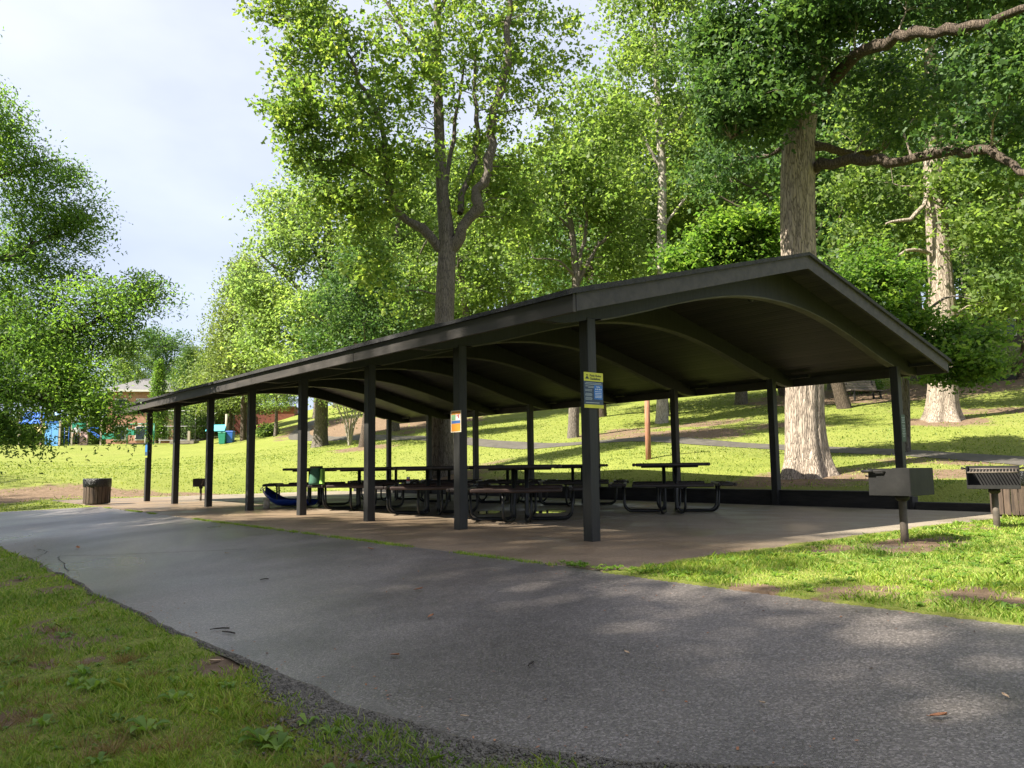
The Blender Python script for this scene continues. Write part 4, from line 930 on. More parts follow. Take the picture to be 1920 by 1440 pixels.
WT = [ # px, D, proto, scale, label
 (678, 38, 2, .62, 'short dark trunked tree with gnarled roots on the lawn left of the tulip tree'),
 (742, 48, 0, 1.0, 'thick trunked tree seen under the roof between the third post and the far corner post'),
 (790, 62, 3, 1.1, 'woodland tree behind the tulip tree, deep in the wood'),
 (870, 58, 0, 1.15, 'woodland tree right behind the tulip tree stem'),
 (960, 66, 1, 1.1, 'yellow green woodland tree between the tulip tree and the forked tree'),
 (1130, 42, 2, .9, 'dark oak whose foot shows just right of the rules sign'),
 (1250, 40, 3, .75, 'pale trunked tree whose foot shows beside the third far post'),
 (1190, 60, 0, 1.2, 'woodland tree behind the forked tree'),
 (1310, 56, 1, 1.1, 'yellow green woodland tree behind the maple sapling'),
 (1392, 43, 0, 1.0, 'woodland tree whose trunk meets the grass left of the massive oak'),
 (1460, 62, 3, 1.2, 'pale woodland tree behind the massive oak'),
 (1594, 37, 2, .95, 'dark trunked oak on the slope just right of the massive oak'),
 (1568, 48, 1, 1.0, 'thin woodland tree behind the dark slope oak'),
 (1727, 50, 0, 1.0, 'woodland tree on the upper slope just left of the flared oak'),
 (1650, 64, 2, 1.2, 'dark woodland tree at the top of the slope behind the park bench'),
 (1840, 72, 0, 1.2, 'woodland tree behind the dark cabin'),
 (1925, 47, 2, .9, 'dark trunked tree at the right edge in front of the cabin'),
 (2020, 56, 1, 1.1, 'yellow green tree leaning in beyond the right edge'),
 (515, 62, 3, .42, 'small multi stemmed lawn tree left of the third far post'),
 (1060, 80, 0, 1.3, 'tall woodland tree on the skyline behind the roof middle'),
 (1380, 84, 1, 1.3, 'tall woodland tree on the skyline behind the oak crown'),
 (1760, 88, 3, 1.3, 'tall pale tree on the skyline behind the slope oak'),
 (1560, 80, 0, 1.3, 'tall woodland tree on the skyline right of the oak trunk'),
 (1240, 86, 2, 1.3, 'tall dark tree on the skyline behind the poplar'),
 (880, 84, 2, 1.3, 'tall dark tree on the skyline behind the tulip tree'),
 (745, 76, 3, 1.2, 'pale tree on the skyline left of the tulip tree'),
 (1930, 90, 2, 1.3, 'tall dark tree on the skyline at the right edge'),
 (1480, 46, 2, .7, 'young dark tree half hidden by the massive oak trunk'),
 (2150, 34, 0, 1.0, 'leafy tree just beyond the right edge'),
 (588, 76, 1, .62, 'small yellow green tree on the hill crest above the crape myrtle'),
 (628, 84, 3, .8, 'pale tree on the hill crest seen under the roof'),
 (300, 98, 2, .95, 'distant dark tree on the left skyline above the brick house'),
 (225, 88, 3, .6, 'distant pale tree behind the willow oak twigs'),
 (100, 92, 0, .8, 'distant tree behind the playground'),
 (-20, 96, 2, .9, 'distant dark tree behind the playground at the left edge'),
 (430, 104, 0, .9, 'distant tree behind the conifers on the lawn')]
first = [True]*4
for i, (px, D, k, sc, lab) in enumerate(WT):
    o = protos[k] if first[k] else copy_tree(protos[k]); first[k] = False
    g = ground_at(px, D); o.location = tuple(g); o.rotation_euler = (0, 0, i*1.9); o.scale = (sc, sc, sc*(1+.1*math.sin(i*3)))
    o['label'] = lab; o['group'] = 'trees of the wooded slope'
# shade trees standing behind the photographer, on the sun's side
high = proto(105, 'wood', 17, 5.4, BARKG, 'park_tree', 'tall park tree with a high crown standing behind the photographer', lo=.76)
high.location = (9.5, 23, hz(9.5, 23)); high.scale = (1, 1, 1.45)
ST = [(-7, 18.5, 2, 1, 1.05), (-2.5, 18.5, 0, 1, 1.04), (2, 18.5, 2, 1, 1.06), (6, 18.3, 0, .9, 1.0), (-9, 22, 2, 1, 1.5), (-4, 21, 0, 1, 1.3), (1, 21.5, 2, 1, 1.42), (6.3, 21.3, 0, 1, 1.5), (0, 19.8, 2, 1, 1.13), (-4.2, 19.5, 0, .9, 1.1), (10, 21.5, 2, 1, 1.46), (15, 21.5, 0, 1, 1.28), (20, 22, 2, 1, 1.44), (25, 22.5, 0, 1, 1.28), (31, 22, 2, 1, 1.4), (3.3, 26, 0, 1, 1.35), (-1.5, 26, 0, 1, 1.4), (-14, 23, 0, 1, 1.3), (38, 24, 3, 1, 1.2)]
for i, (x, y, k, sc, sz) in enumerate(ST):
    o = copy_tree(high if k is None else protos[k]); o.location = (x, y, hz(x, y)); o.rotation_euler = (0, 0, i*2.3+1); o.scale = (sc, sc, sz)
    o['label'] = 'park tree standing on the near side of the drive, outside the view'; o['group'] = 'trees outside the view'

# --- conifers of the far lawn
def conifer(name, label, px, D, H, R, leaf, n=240, per=36, ls=.2, seed=1, narrow=1., group=None, bark=BARKD, base=None, droop=0, lo=.06):
    g = ground_at(px, D) if base is None else base; r = np.random.default_rng(seed); root = thing(name, label, 'conifer', g, 0, group)
    V, F = thick_trunk([np.array([0, 0, -.3]), np.array([0, 0, H*.5]), np.array([0, 0, H*.97])], [.03*H*.6, .02*H*.6, .02], 10, .1, r)
    tw = []; cl = []
    for k in range(n):
        u = (k+.5)/n; z = H*(lo+(.99-lo)*u); a = k*2.4; rr = R*(1-u**narrow)**.8*(.65+.5*r.random())+.08
        p = np.array([math.cos(a)*rr, math.sin(a)*rr, z-droop*rr]); cl.append(p); cl.append(p*[.6, .6, 1]); tw.append(([np.array([0, 0, z]), p*[.5, .5, 1], p], [.03, .02, .006]))
    V2, F2 = tubes_np(tw, 4); np_mesh('trunk', np.r_[V, V2], np.r_[F, F2+len(V)], 4, bark, root, True)
    cl = np.array(cl); C = np.repeat(cl, per, 0); C = C+r.normal(size=C.shape)*np.array([1, 1, .8])*(R*.13+.05)
    V, F, k = leaf_cloud(C, ls, .4, r, upb=.1); np_mesh('crown', V, F, k, LF[leaf], root); return root
conifer('juniper_tree', 'broad upright juniper left of the feathery conifer, above the far end of the roof', 352, 82, 9.2, 2.2, 'conifer', seed=1, narrow=3)
conifer('juniper_tree', 'second upright juniper touching the feathery conifer', 392, 80, 8.6, 2.0, 'conifer', seed=2, narrow=3)
conifer('arborvitae', 'small bright cone shaped arborvitae in front of the brick house roof', 293, 78, 7.6, .75, 'maple', n=160, per=40, ls=.15, seed=3, narrow=2.2)
conifer('feathery_conifer', 'tall feathery yellow green conifer at the left edge of the wood', 455, 66, 14.5, 4.2, 'fir', n=360, per=36, ls=.26, seed=4, narrow=1.1, droop=.25, lo=.32)
conifer('feathery_conifer', 'shorter drooping yellow green conifer over the brick wall', 430, 76, 9.0, 3.2, 'fir', n=240, per=36, ls=.26, seed=6, narrow=1.6, droop=.3, lo=.36)
conifer('young_pine', 'pale thin young pine behind the brick house, left one', 254, 96, 8.6, .8, 'pale', n=90, per=20, ls=.16, seed=7)
conifer('young_pine', 'pale thin young pine behind the brick house, right one', 266, 97, 8.3, .8, 'pale', n=90, per=20, ls=.16, seed=8)

# --- white multi-stemmed shrub, bushes
g = ground_at(655, 43); s = thing('crape_myrtle', 'small tree with several bare white stems fanning from one foot, on the far lawn', 'tree', g)
r = np.random.default_rng(9); tw = []; cl = []
for k in range(8):
    a = k*.8; e = np.array([math.cos(a)*1.1, math.sin(a)*1.1, 2.4+.4*r.random()]); tw.append(([np.array([0, 0, -.1]), e*[.25, .25, .45], e*[.7, .7, .8], e], [.06, .045, .035, .015]))
    for j in range(12): cl.append(e+r.normal(size=3)*[.9, .9, .5]+[0, 0, .5])
V, F = tubes_np(tw, 6); np_mesh('trunk', V, F, 4, BARKW, s, True)
C = np.repeat(np.array(cl), 60, 0); C = C+r.normal(size=C.shape)*.3; V, F, k = leaf_cloud(C, .13, .5, r); np_mesh('crown', V, F, k, LF['pale'], s)
def bush(px, D, R, leaf, label, seed, ls=.12, n=30, per=60):
    g = ground_at(px, D); r = np.random.default_rng(seed); s = thing('bush', label, 'bush', g, 0, 'bushes'); cl = r.normal(size=(n, 3)); cl /= np.linalg.norm(cl, axis=1)[:, None]; cl = cl*R*[.8, .8, .6]; cl[:, 2] = np.abs(cl[:, 2])+R*.25
    V, F = tubes_np([([np.zeros(3), c*.5, c], [.03, .02, .008]) for c in cl], 4); np_mesh('stems', V, F, 4, BARKD, s, True)
    C = np.repeat(cl, per, 0)+r.normal(size=(n*per, 3))*R*.28; V, F, k = leaf_cloud(C, ls, .6, r); np_mesh('foliage', V, F, k, LF[leaf], s)
bush(1632, 45, .8, 'maple', 'round bush behind the park bench on the slope', 1); bush(1860, 50, 1.2, 'maple', 'low bright bush at the timber edging in front of the cabin', 2); bush(1905, 52, 1.3, 'wood', 'low green bush below the cabin at the right edge', 3)
for k, (px, D, R0, lb) in enumerate(((-60, 92, 3.2, 'hedge bush at the left edge behind the playground'), (0, 94, 2.8, 'hedge bush behind the person in the yellow shirt'), (55, 92, 3, 'hedge bush behind the corrugated blue roof'), (110, 95, 2.8, 'hedge bush behind the light blue climbing panel'), (160, 93, 2.6, 'hedge bush behind the pink patterned panel'), (205, 96, 3, 'hedge bush between the play slide and the brick house'))):
    bush(px, D, R0, 'wood', lb, 20+k, .3, 60, 60)
bush(500, 64, .7, 'pale', 'pale round bush beside the small lawn tree', 5, .2); bush(1800, 49, 1.0, 'wood', 'shaded bush left of the timber edging', 6)
YF = leaf_mat('flower_orange', (.6, .25, .02), (.75, .35, .03), (.8, .45, .05), .2, 1.0); LF['flower'] = YF
bush(1843, 47.2, .35, 'flower', 'small clump of orange flowers at the timber edging', 7, .09, 12, 40)

# ---------------------------------------------------------------- far buildings
BRICK = noise_mat('pink_brick', (.35, .17, .12), (.5, .27, .2), 4, .85, .2, .01); BRICKR = noise_mat('red_brick', (.2, .06, .045), (.3, .1, .07), 4, .85, .2, .01)
ROOFG = noise_mat('grey_shingle', (.09, .088, .09), (.15, .145, .15), 6, .9, .3, .02); TRIM = flat('white_trim', (.7, .68, .64)); GLASS = new_mat('window_glass'); GLASS[2].inputs['Base Color'].default_value = (.03, .04, .05, 1); GLASS[2].inputs['Roughness'].default_value = .1; GLASS = GLASS[0]
WOODG = noise_mat('grey_wood', (.14, .12, .1), (.26, .22, .18), 3, .85, .4, .01, (1, 1, 6))
g = ground_at(282, 86); face = math.atan2(_R[1], _R[0])+.18
h = thing('brick_house', 'two storey pink brick house with grey hipped roof beyond the far end of the shelter', 'house', g, face)
Wd, Dp, Ht = 6.2, 7, 5.2
MB().box((0, 0, Ht/2-.5), (Wd, Dp, Ht+1)).build('wall', BRICK, h)
m = MB(); e = .45; V = [(-Wd/2-e, -Dp/2-e, Ht), (Wd/2+e, -Dp/2-e, Ht), (Wd/2+e, Dp/2+e, Ht), (-Wd/2-e, Dp/2+e, Ht), (-1, 0, Ht+1.5), (1, 0, Ht+1.5)]
m.add(V, [(3, 2, 1, 0), (0, 1, 5, 4), (1, 2, 5), (2, 3, 4, 5), (3, 0, 4)]); m.build('roof', ROOFG, h)
MB().box((0, -Dp/2-e-.02, Ht-.08), (Wd+2*e, .06, .2)).box((Wd/2+e+.02, 0, Ht-.08), (.06, Dp+2*e, .2)).build('gutter', TRIM, h)
for X in (-1.9, 0, 1.9):
    for Z in (1.1, 3.7):
        f = MB().box((X, -Dp/2-.02, Z), (1.1, .08, 1.4)).build('window', TRIM, h); MB().box((X, -Dp/2-.07, Z), (.9, .03, 1.2)).build('pane', GLASS, f)
m = MB()
for k in range(6): m.box((1.6, -Dp/2-.6-.28*k, 1.1-.2*k), (1.3, .28, .12))
m.build('outside_stair', WOODG, h); 
m = MB()
for sx in (-1, 1): m.bar((1.6+sx*.65, -Dp/2-.3, 2.0), (1.6+sx*.65, -Dp/2-2.2, .8), .06); m.bar((1.6+sx*.65, -Dp/2-2.2, .8), (1.6+sx*.65, -Dp/2-2.2, -.3), .08)
m.build('stair_rail', TRIM, h)
g = ground_at(445, 84); h = thing('brick_annex', 'low flat red brick building with a dark door behind the blue play table', 'building', g, face)
MB().box((-1, 2, 1.0), (13, 4, 3.6)).build('wall', BRICKR, h); MB().box((-1, 2, 2.86), (13.3, 4.3, .12)).build('flat_roof', ROOFG, h); MB().box((1.3, -.02, .95), (.9, .05, 2.0)).build('door', WALLM, h)
# chain link fence by the house
FEN = flat('fence_steel', (.25, .25, .25), .5, .5)
g = ground_at(365, 79); f = thing('chain_link_fence', 'tall chain link fence between the brick house and the red brick building', 'fence', g, face)
for k in range(5): MB().tube([(-3.4+k*1.7, 0, -.3), (-3.4+k*1.7, 0, 2.9)], .045, 8).build('fence_post', FEN, f)
m = MB()
for z in (.1, 1.4, 2.85): m.tube([(-3.4, 0, z), (3.4, 0, z)], .03, 6)
for k in range(45): X = -3.4+6.8*k/44; m.tube([(X, .0, .1), (X+.02, 0, 2.85)], .006, 3, False)
m.build('fence_mesh', FEN, f)
# cabin at right
g = ground_at(1868, 56); h = thing('timber_cabin', 'dark weathered timber cabin with pinkish shingle roof half hidden by leaves at the right', 'cabin', g, math.atan2(_R[1], _R[0])-.25)
CABR = noise_mat('pink_shingle', (.26, .17, .14), (.4, .29, .25), 6, .9, .3, .02); CABW = noise_mat('dark_board', (.04, .033, .028), (.1, .085, .07), 3, .85, .5, .02, (1, 1, 7)); STONE = noise_mat('stone_base', (.13, .11, .09), (.26, .22, .18), 3, .9, .5, .03)
MB().box((0, 2, .35), (6, 4, 1.7)).build('stone_base', STONE, h); MB().box((.9, 2, 2.2), (4.2, 3.9, 2.0)).build('wall', CABW, h)
m = MB(); m.add([(-3.4, -.7, 3.1), (3.4, -.7, 3.1), (3.4, 4.7, 3.1), (-3.4, 4.7, 3.1), (-2.6, 2, 4.6), (2.6, 2, 4.6)], [(3, 2, 1, 0), (0, 1, 5, 4), (1, 2, 5), (2, 3, 4, 5), (3, 0, 4)]); m.build('roof', CABR, h)
for X in (-2.9, -1.25): MB().box((X, .1, 2.15), (.14, .14, 1.9)).build('porch_column', TRIM, h)
m = MB(); m.box((-2.1, .1, 2.0), (1.6, .05, .06)).box((-2.1, .1, 1.35), (1.6, .05, .06))
for k in range(10): m.box((-2.8+k*.16, .1, 1.68), (.035, .035, .62))
m.build('porch_railing', WOODG, h)
f = MB().box((1.2, .02, 2.3), (.9, .06, 1.1)).build('window', TRIM, h); MB().box((1.2, -.02, 2.3), (.75, .03, .95)).build('pane', GLASS, f)
m = MB().box((1.6, 2.2, 4.9), (.6, .6, 1.5)); m.build('chimney', STONE, h)
# timber edging in front of the cabin
P = [ground_at(px, D) for px, D in ((1785, 45.5), (1850, 46.5), (1920, 47), (2010, 47))]
m = MB()
for a, c in zip(P[:-1], P[1:]): m.bar(a+[0, 0, .1], c+[0, 0, .1], .18, .3)
tag(m.build('timber_edging', WALLM), 'dark timber edging along the bed below the cabin', 'edging')
# wooden pole and park bench on the slope
POLE = noise_mat('rust_painted_pole', (.24, .1, .055), (.38, .19, .11), 5, .8, .4, .01, (5, 5, .6))
g = ground_at(1216, 21); m = MB().tube([g-[0, 0, .3], g+[0, 0, .8], g+[-.03, 0, 2.3]], [.075, .072, .065], 14); tag(m.build('wooden_pole', POLE), 'short reddish wooden pole standing on the lawn beyond the shelter', 'pole')
g = ground_at(1628, 40.5); h = thing('park_bench', 'old slatted wooden park bench on the slope behind the massive oak', 'bench', g, math.atan2(_R[1], _R[0])+.3)
m = MB()
for k in range(4): m.box((0, -.18+.12*k, .45), (1.9, .1, .04))
m.build('seat', WOODG, h)
m = MB()
for k in range(4): m.box((0, .26+.03*k, .56+.12*k), (1.9, .03, .1))
m.build('backrest', WOODG, h)
for sx in (-1, 1): m = MB().bar((sx*.75, -.2, 0-.05), (sx*.75, -.2, .43), .07).bar((sx*.75, .22, -.05), (sx*.75, .36, .98), .07).bar((sx*.75, -.2, .41), (sx*.75, .24, .41), .06); m.build('leg', WALLM, h)

# ---------------------------------------------------------------- playground and far lawn furniture
PBL = flat('play_blue', (.02, .12, .5), .5); PLB = flat('play_light_blue', (.12, .35, .75), .5); PGR = flat('play_green', (.02, .25, .17), .5); PTAN = flat('play_post', (.35, .3, .24), .7); TEAL = flat('teal_roof', (.1, .5, .6), .5); PINK = flat('play_pink', (.6, .4, .42), .6)
FR = math.atan2(_R[1], _R[0])
u = 75/FOC   # metres per photo pixel at 75 m
g = ground_at(95, 74.5); h = thing('play_structure', 'blue and light blue climbing tower with corrugated blue roof on the playground', 'play structure', g, FR)
m = MB(); V = []; nx = 18
for i in range(nx+1):
    X = -2.3+1.75*i/nx; z = .06*(i % 2); V += [(X, -.8, 1.75+z), (X, .1, 2.75+z), (X, .1, 2.7+z), (X, -.8, 1.7+z)]
F = [];
for i in range(nx):
    a = 4*i
    for k in range(4): F.append((a+k, a+(k+1) % 4, a+4+(k+1) % 4, a+4+k))
m.add(V, F+[(0, 1, 2, 3), (4*nx+3, 4*nx+2, 4*nx+1, 4*nx)]); m.build('corrugated_roof', PBL, h)
for X in (-2.3, -.55): MB().box((X, -.6, 1.3), (.13, .13, 2.9)).build('tower_post', PTAN, h)
m = MB().box((.08, -.62, .9), (.52, .06, 2.0)).box((.64, -.62, .9), (.52, .06, 2.0)); m.build('climbing_panel', PLB, h)
m = MB().box((.36, -.66, 1.86), (1.1, .05, .14)); m.build('panel_trim', PBL, h)
MB().box((.3, .4, 2.6), (.9, .9, .25), taper=.6).build('roof_cap', PLB, h)
MB().box((1.0, -.6, .9), (.12, .12, 2.1)).build('tower_post', PTAN, h)
g = ground_at(123, 74.5); h = thing('rung_ladder', 'dark thin rung ladder beside the light blue panel', 'play ladder', g, FR)
m = MB().tube([(-.18, 0, -.2), (-.18, 0, 1.6)], .035, 6).tube([(.18, 0, -.2), (.18, 0, 1.6)], .035, 6); m.build('rail', PBL, h)
m = MB()
for k in range(5): m.tube([(-.18, 0, .2+.32*k), (.18, 0, .2+.32*k)], .025, 6)
m.build('rung', FEN, h)
g = ground_at(155, 74.3); h = thing('zigzag_board', 'pink and black patterned play panel beside the second climbing frame', 'play panel', g, FR)
MB().box((0, 0, .55), (.6, .06, 1.15)).build('board', PINK, h)
m = MB()
for k in range(3):
    m.bar((-.26, -.04, .2+.36*k), (0, -.04, .38+.36*k), .07, .03); m.bar((0, -.04, .38+.36*k), (.26, -.04, .2+.36*k), .07, .03)
m.build('zigzag', BLK, h)
g = ground_at(180, 74.5); h = thing('play_slide_frame', 'green and blue play frame with a slide behind the willow oak twigs', 'play structure', g, FR)
for X in (-2.1, -.8, .35): MB().box((X, 0, 1.0), (.13, .13, 2.3)).build('frame_post', PTAN, h)
MB().box((1.0, .1, .75), (.95, .5, .5)).build('green_tub', PGR, h); MB().box((-1.6, .1, 1.65), (.9, .5, .5)).build('green_tub', PGR, h)
m = MB(); m.bar((-.7, 0, 1.3), (.3, 0, .6), .5, .12); m.build('slide', PBL, h); MB().box((-.15, .1, 1.45), (.9, .1, .12)).build('rail', PBL, h)
g = ground_at(262, 74.5); h = thing('swing_frame', 'teal metal frame with hanging bins by the brick house', 'play frame', g, FR)
for X in (-1.15, 1.15): MB().tube([(X, 0, -.2), (X, 0, 1.75)], .045, 8).build('upright', PGR, h)
MB().tube([(-1.15, 0, 1.75), (1.15, 0, 1.75)], .045, 8).build('crossbar', PGR, h)
for X in (-.75, .75): MB().box((X, 0, 1.05), (.5, .35, .5)).build('hanging_tub', PGR, h)
MB().box((0, 0, .06), (2.0, .3, .08)).build('footboard', WALLM, h)
g = ground_at(345, 75); h = thing('sand_box', 'low timber sand box with an upright post on the far lawn', 'sand box', g, FR); MB().box((0, 0, .12), (2.1, 1.2, .26)).build('timber_rim', WOODG, h); MB().box((.6, -.5, .55), (.2, .2, 1.1)).build('corner_post', PTAN, h)
g = ground_at(408, 72); h = thing('shade_table', 'small picnic table under a light blue slanted canopy', 'table', g, FR)
MB().add([(-.9, -.6, 1.05), (.75, -.6, 1.05), (.55, .3, 1.6), (-.9, .3, 1.6), (-.9, -.6, 1.0), (.75, -.6, 1.0), (.55, .3, 1.55), (-.9, .3, 1.55)], [(0, 1, 2, 3), (7, 6, 5, 4), (0, 4, 5, 1), (1, 5, 6, 2), (2, 6, 7, 3), (3, 7, 4, 0)]).build('canopy', TEAL, h)
for X in (-.7, .4): MB().box((X, 0, .5), (.07, .07, 1.3)).build('leg', WALLM, h)
MB().box((-.1, 0, .55), (1.5, .7, .06)).build('table_top', WOODG, h)
def wheelie(px, D, mat, label):
    g = ground_at(px, D); h = thing('recycling_bin', label, 'bin', g, FR, 'bins on the far lawn'); MB().box((0, 0, .45), (.5, .5, .95), taper=1.25).build('bin_body', mat, h, bevel=.03); MB().box((0, 0, .96), (.68, .68, .08), taper=.9).build('lid', mat, h, bevel=.02)
wheelie(417, 71, PGR, 'green bin left of the blue bin beside the canopied table'); wheelie(431, 71, PBL, 'blue bin right of the green bin beside the canopied table')
g = ground_at(423, 72); tag(MB().tube([g-[0, 0, .2], g+[0, 0, 2.4]], .11, 10).build('wooden_post', PTAN), 'pale wooden post rising between the green and blue bins', 'post')

# --- two people at the playground
def skin(name, J, E, mat, parent, sub=2):
    me = bpy.data.meshes.new(name); bm = bmesh.new(); ly = bm.verts.layers.skin.verify(); vs = []
    for i, j in enumerate(J):
        v = bm.verts.new(j[0]); v[ly].radius = j[1] if hasattr(j[1], '__len__') else (j[1], j[1]); v[ly].use_root = (i == 0); vs.append(v)
    for p, q in E: bm.edges.new((vs[p], vs[q]))
    bm.to_mesh(me); bm.free(); me.materials.append(mat); o = link(bpy.data.objects.new(name, me), parent)
    md = o.modifiers.new('Skin', 'SKIN'); md.use_smooth_shade = True
    s2 = o.modifiers.new('Subdivision', 'SUBSURF'); s2.levels = sub; s2.render_levels = sub; return o
SKIN = flat('skin', (.5, .3, .21), .6); HAIR = flat('dark_hair', (.03, .02, .015), .7); TROU = flat('black_trousers', (.015, .017, .025), .8); YSH = flat('pale_yellow_shirt', (.6, .5, .25), .8); GSH = flat('pale_grey_shirt', (.5, .5, .52), .8)
def person(p, rz, label, shirt, arm_r, arm_l, lean=0):
    h = thing('person', label, 'person', p, rz)
    J = [((0, 0, .93), (.15, .1)), ((lean*.3, 0, 1.15), (.13, .09)), ((lean*.7, 0, 1.38), (.16, .1)), ((lean*.85, 0, 1.49), (.06, .06)), ((lean, -.02, 1.60), (.08, .095)), ((lean, -.02, 1.70), (.07, .08)),
         ((.09, 0, .86), .085), ((.12, -.02, .48), .06), ((.13, .03, .09), .04), ((.14, -.12, .04), .035), ((-.09, 0, .86), .085), ((-.12, -.03, .48), .06), ((-.15, .03, .09), .04), ((-.16, -.12, .04), .035)]
    E = [(0, 1), (1, 2), (2, 3), (3, 4), (4, 5), (0, 6), (6, 7), (7, 8), (8, 9), (0, 10), (10, 11), (11, 12), (12, 13)]
    for sx, arm in ((1, arm_r), (-1, arm_l)):
        b = len(J); J += [((lean*.7+sx*.17, 0, 1.40), .055), (arm[0], .042), (arm[1], .03), (arm[2], .035)]; E += [(2, b), (b, b+1), (b+1, b+2), (b+2, b+3)]
        for k in range(5):
            d = Vector(arm[2])-Vector(arm[1]); d.normalize(); J.append((tuple(Vector(arm[2])+d*(.07+.01*(k % 3))+Vector((.0, (k-2)*.018, 0))), .009)); E.append((b+3, b+4+k))
    skin('body', J, E, SKIN, h)
    S = [(tuple(J[i][0]), tuple(x*1.14+.008 for x in (J[i][1] if hasattr(J[i][1], '__len__') else (J[i][1],)*2))) for i in (0, 1, 2)]; S.append(((lean*.8, 0, 1.45), (.08, .075)))
    e = [(0, 1), (1, 2), (2, 3)]
    for sx, arm in ((1, arm_r), (-1, arm_l)): b = len(S); S += [((lean*.7+sx*.17, 0, 1.40), .072), (arm[0], .058), (tuple((Vector(arm[0])*.4+Vector(arm[1])*.6)), .046)]; e += [(2, b), (b, b+1), (b+1, b+2)]
    skin('shirt', S, e, shirt, h)
    T = [((0, 0, .95), (.165, .12)), ((.09, 0, .86), .1), ((.12, -.02, .48), .08), ((.13, .03, .12), .065), ((-.09, 0, .86), .1), ((-.12, -.03, .48), .08), ((-.15, .03, .12), .065)]
    skin('trousers', T, [(0, 1), (1, 2), (2, 3), (0, 4), (4, 5), (5, 6)], TROU, h)
    skin('hair', [((lean, .03, 1.66), (.088, .09)), ((lean, .02, 1.75), (.07, .07)), ((lean, .06, 1.6), (.06, .05))], [(0, 1), (0, 2)], HAIR, h, 1)
g = ground_at(72, 74.2); person(g, FR, 'person in pale yellow shirt, one arm raised to the climbing tower post', YSH, ((.42, 0, 1.38), (.58, -.03, 1.55), (.64, -.03, 1.62)), ((-.32, -.02, 1.2), (-.36, -.12, 1.42), (-.32, -.14, 1.48)))
g = ground_at(142, 73.6); person(g, FR+.4, 'person in pale grey top and black trousers standing left of the pink panel', GSH, ((.24, -.05, 1.15), (.28, -.15, .92), (.28, -.18, .84)), ((-.25, -.03, 1.13), (-.28, -.08, .88), (-.28, -.1, .8)), .03)

# overhead cable, left
P = [at(-300, 560, 60), at(150, 640, 62), at(400, 652, 64), at(560, 655, 66), at(760, 640, 68)]
WIRE = flat('cable', (.03, .03, .03)); tag(MB().tube(poly_smooth(P, 8), .018, 5).build('overhead_cable', WIRE), 'thin black overhead cable crossing in front of the far conifers', 'cable')

# ---------------------------------------------------------------- grass blades, weeds, gravel, litter
def grass_mat(name, cs, tr=.35):
    return leaf_mat(name, *cs, tr, 1.4)
GF = grass_mat('lawn_blade', ((.11, .175, .028), (.19, .26, .042), (.33, .36, .1)))
GM = grass_mat('grass_blade', ((.13, .23, .03), (.23, .35, .045), (.4, .42, .12)))
def blades(name, n, D0, D1, half, hgt, label, seed, bias=1., cond=None, gm=None):
    r = np.random.default_rng(seed)
    D = D0*(D1/D0)**(r.random(n)**bias); a = TH+(r.random(n)*2-1)*half
    x = CAM[0]+D*np.cos(a); y = CAM[1]+D*np.sin(a)
    jit = r.normal(size=n)*.0
    keep = ~in_drive(x, y, .0) & ~((y-drive_left(x) < np.interp(x, [-4.5, -2.6, -1.8, 5], [.3, .14, .02, .0])*(.1+1.2*r.random(n))) & (y > 3) & (x < 8)) & ~(in_slab(x, y, .02)) & ~in_path(x, y, .05)
    dm = dirt_mask(x, y)+(r.random(n)-.5)*1.1; keep &= dm < .42
    if cond is not None: keep &= cond(x, y)
    x, y, D = x[keep], y[keep], D[keep]; n = len(x); z = height(x, y)+np.where(D < 11, .03*(fbm(x*3, y*3)-.5)+.012, 0)-.005
    tuft = fbm(x*4+7, y*4); H = hgt*(.4+.9*r.random(n))*(.28+2.0*tuft**2); W_ = np.maximum(.0024, D*.0006)*(.7+.6*r.random(n))
    b = np.stack([x, y, z], 1); an = r.random(n)*2*np.pi; s = np.stack([np.cos(an), np.sin(an), np.zeros(n)], 1)*W_[:, None]
    lean = r.normal(size=(n, 2))*.55; tip = b+np.c_[lean*H[:, None], H]; mid = b*.5+tip*.5+np.c_[-lean*H[:, None]*.18, H*.08]
    P = np.stack([b-s, b+s, mid+s*.8, tip, mid-s*.8], 1).reshape(-1, 3); F = np.arange(n*5).reshape(n, 5)
    tag(np_mesh(name, P, F, 5, gm or GM), label, kind='stuff')
blades('near_grass', 480000, 1.6, 12, .95, .036, 'patchy short grass on the near left verge and the corner by the grills', 1, .9)
blades('lawn_grass', 180000, 11, 50, .9, .042, 'mown lawn grass sloping up behind the shelter', 2, 1., gm=GF)
r = np.random.default_rng(77); P = []
DRY = leaf_mat('dry_grass', (.16, .09, .04), (.24, .16, .07), (.3, .24, .11), .3, 1.2)
for k in range(420):
    D = 1.9*(6/1.9)**r.random(); a = TH+r.uniform(-.05, .72); x, y = CAM[0]+D*math.cos(a), CAM[1]+D*math.sin(a)
    if y < drive_left(x)+.25: continue
    n = r.integers(40, 120); sg = r.uniform(.02, .06); bx = x+r.normal(size=n)*sg; by = y+r.normal(size=n)*sg; bz = height(bx, by)+.01; H = r.uniform(.02, .05)*(.6+.6*r.random(n))
    an = r.random(n)*6.28; w_ = np.c_[np.cos(an), np.sin(an), 0*an]*.0016; b_ = np.c_[bx, by, bz]; tp = b_+np.c_[(bx-x)*.9+r.normal(size=n)*.01, (by-y)*.9+r.normal(size=n)*.01, H]
    P.append(np.stack([b_-w_, b_+w_, tp], 1).reshape(-1, 3))
P = np.concatenate(P); tag(np_mesh('dry_grass', P, np.arange(len(P)).reshape(-1, 3), 3, DRY), 'dry brownish tufts scattered in the near left verge', kind='stuff')
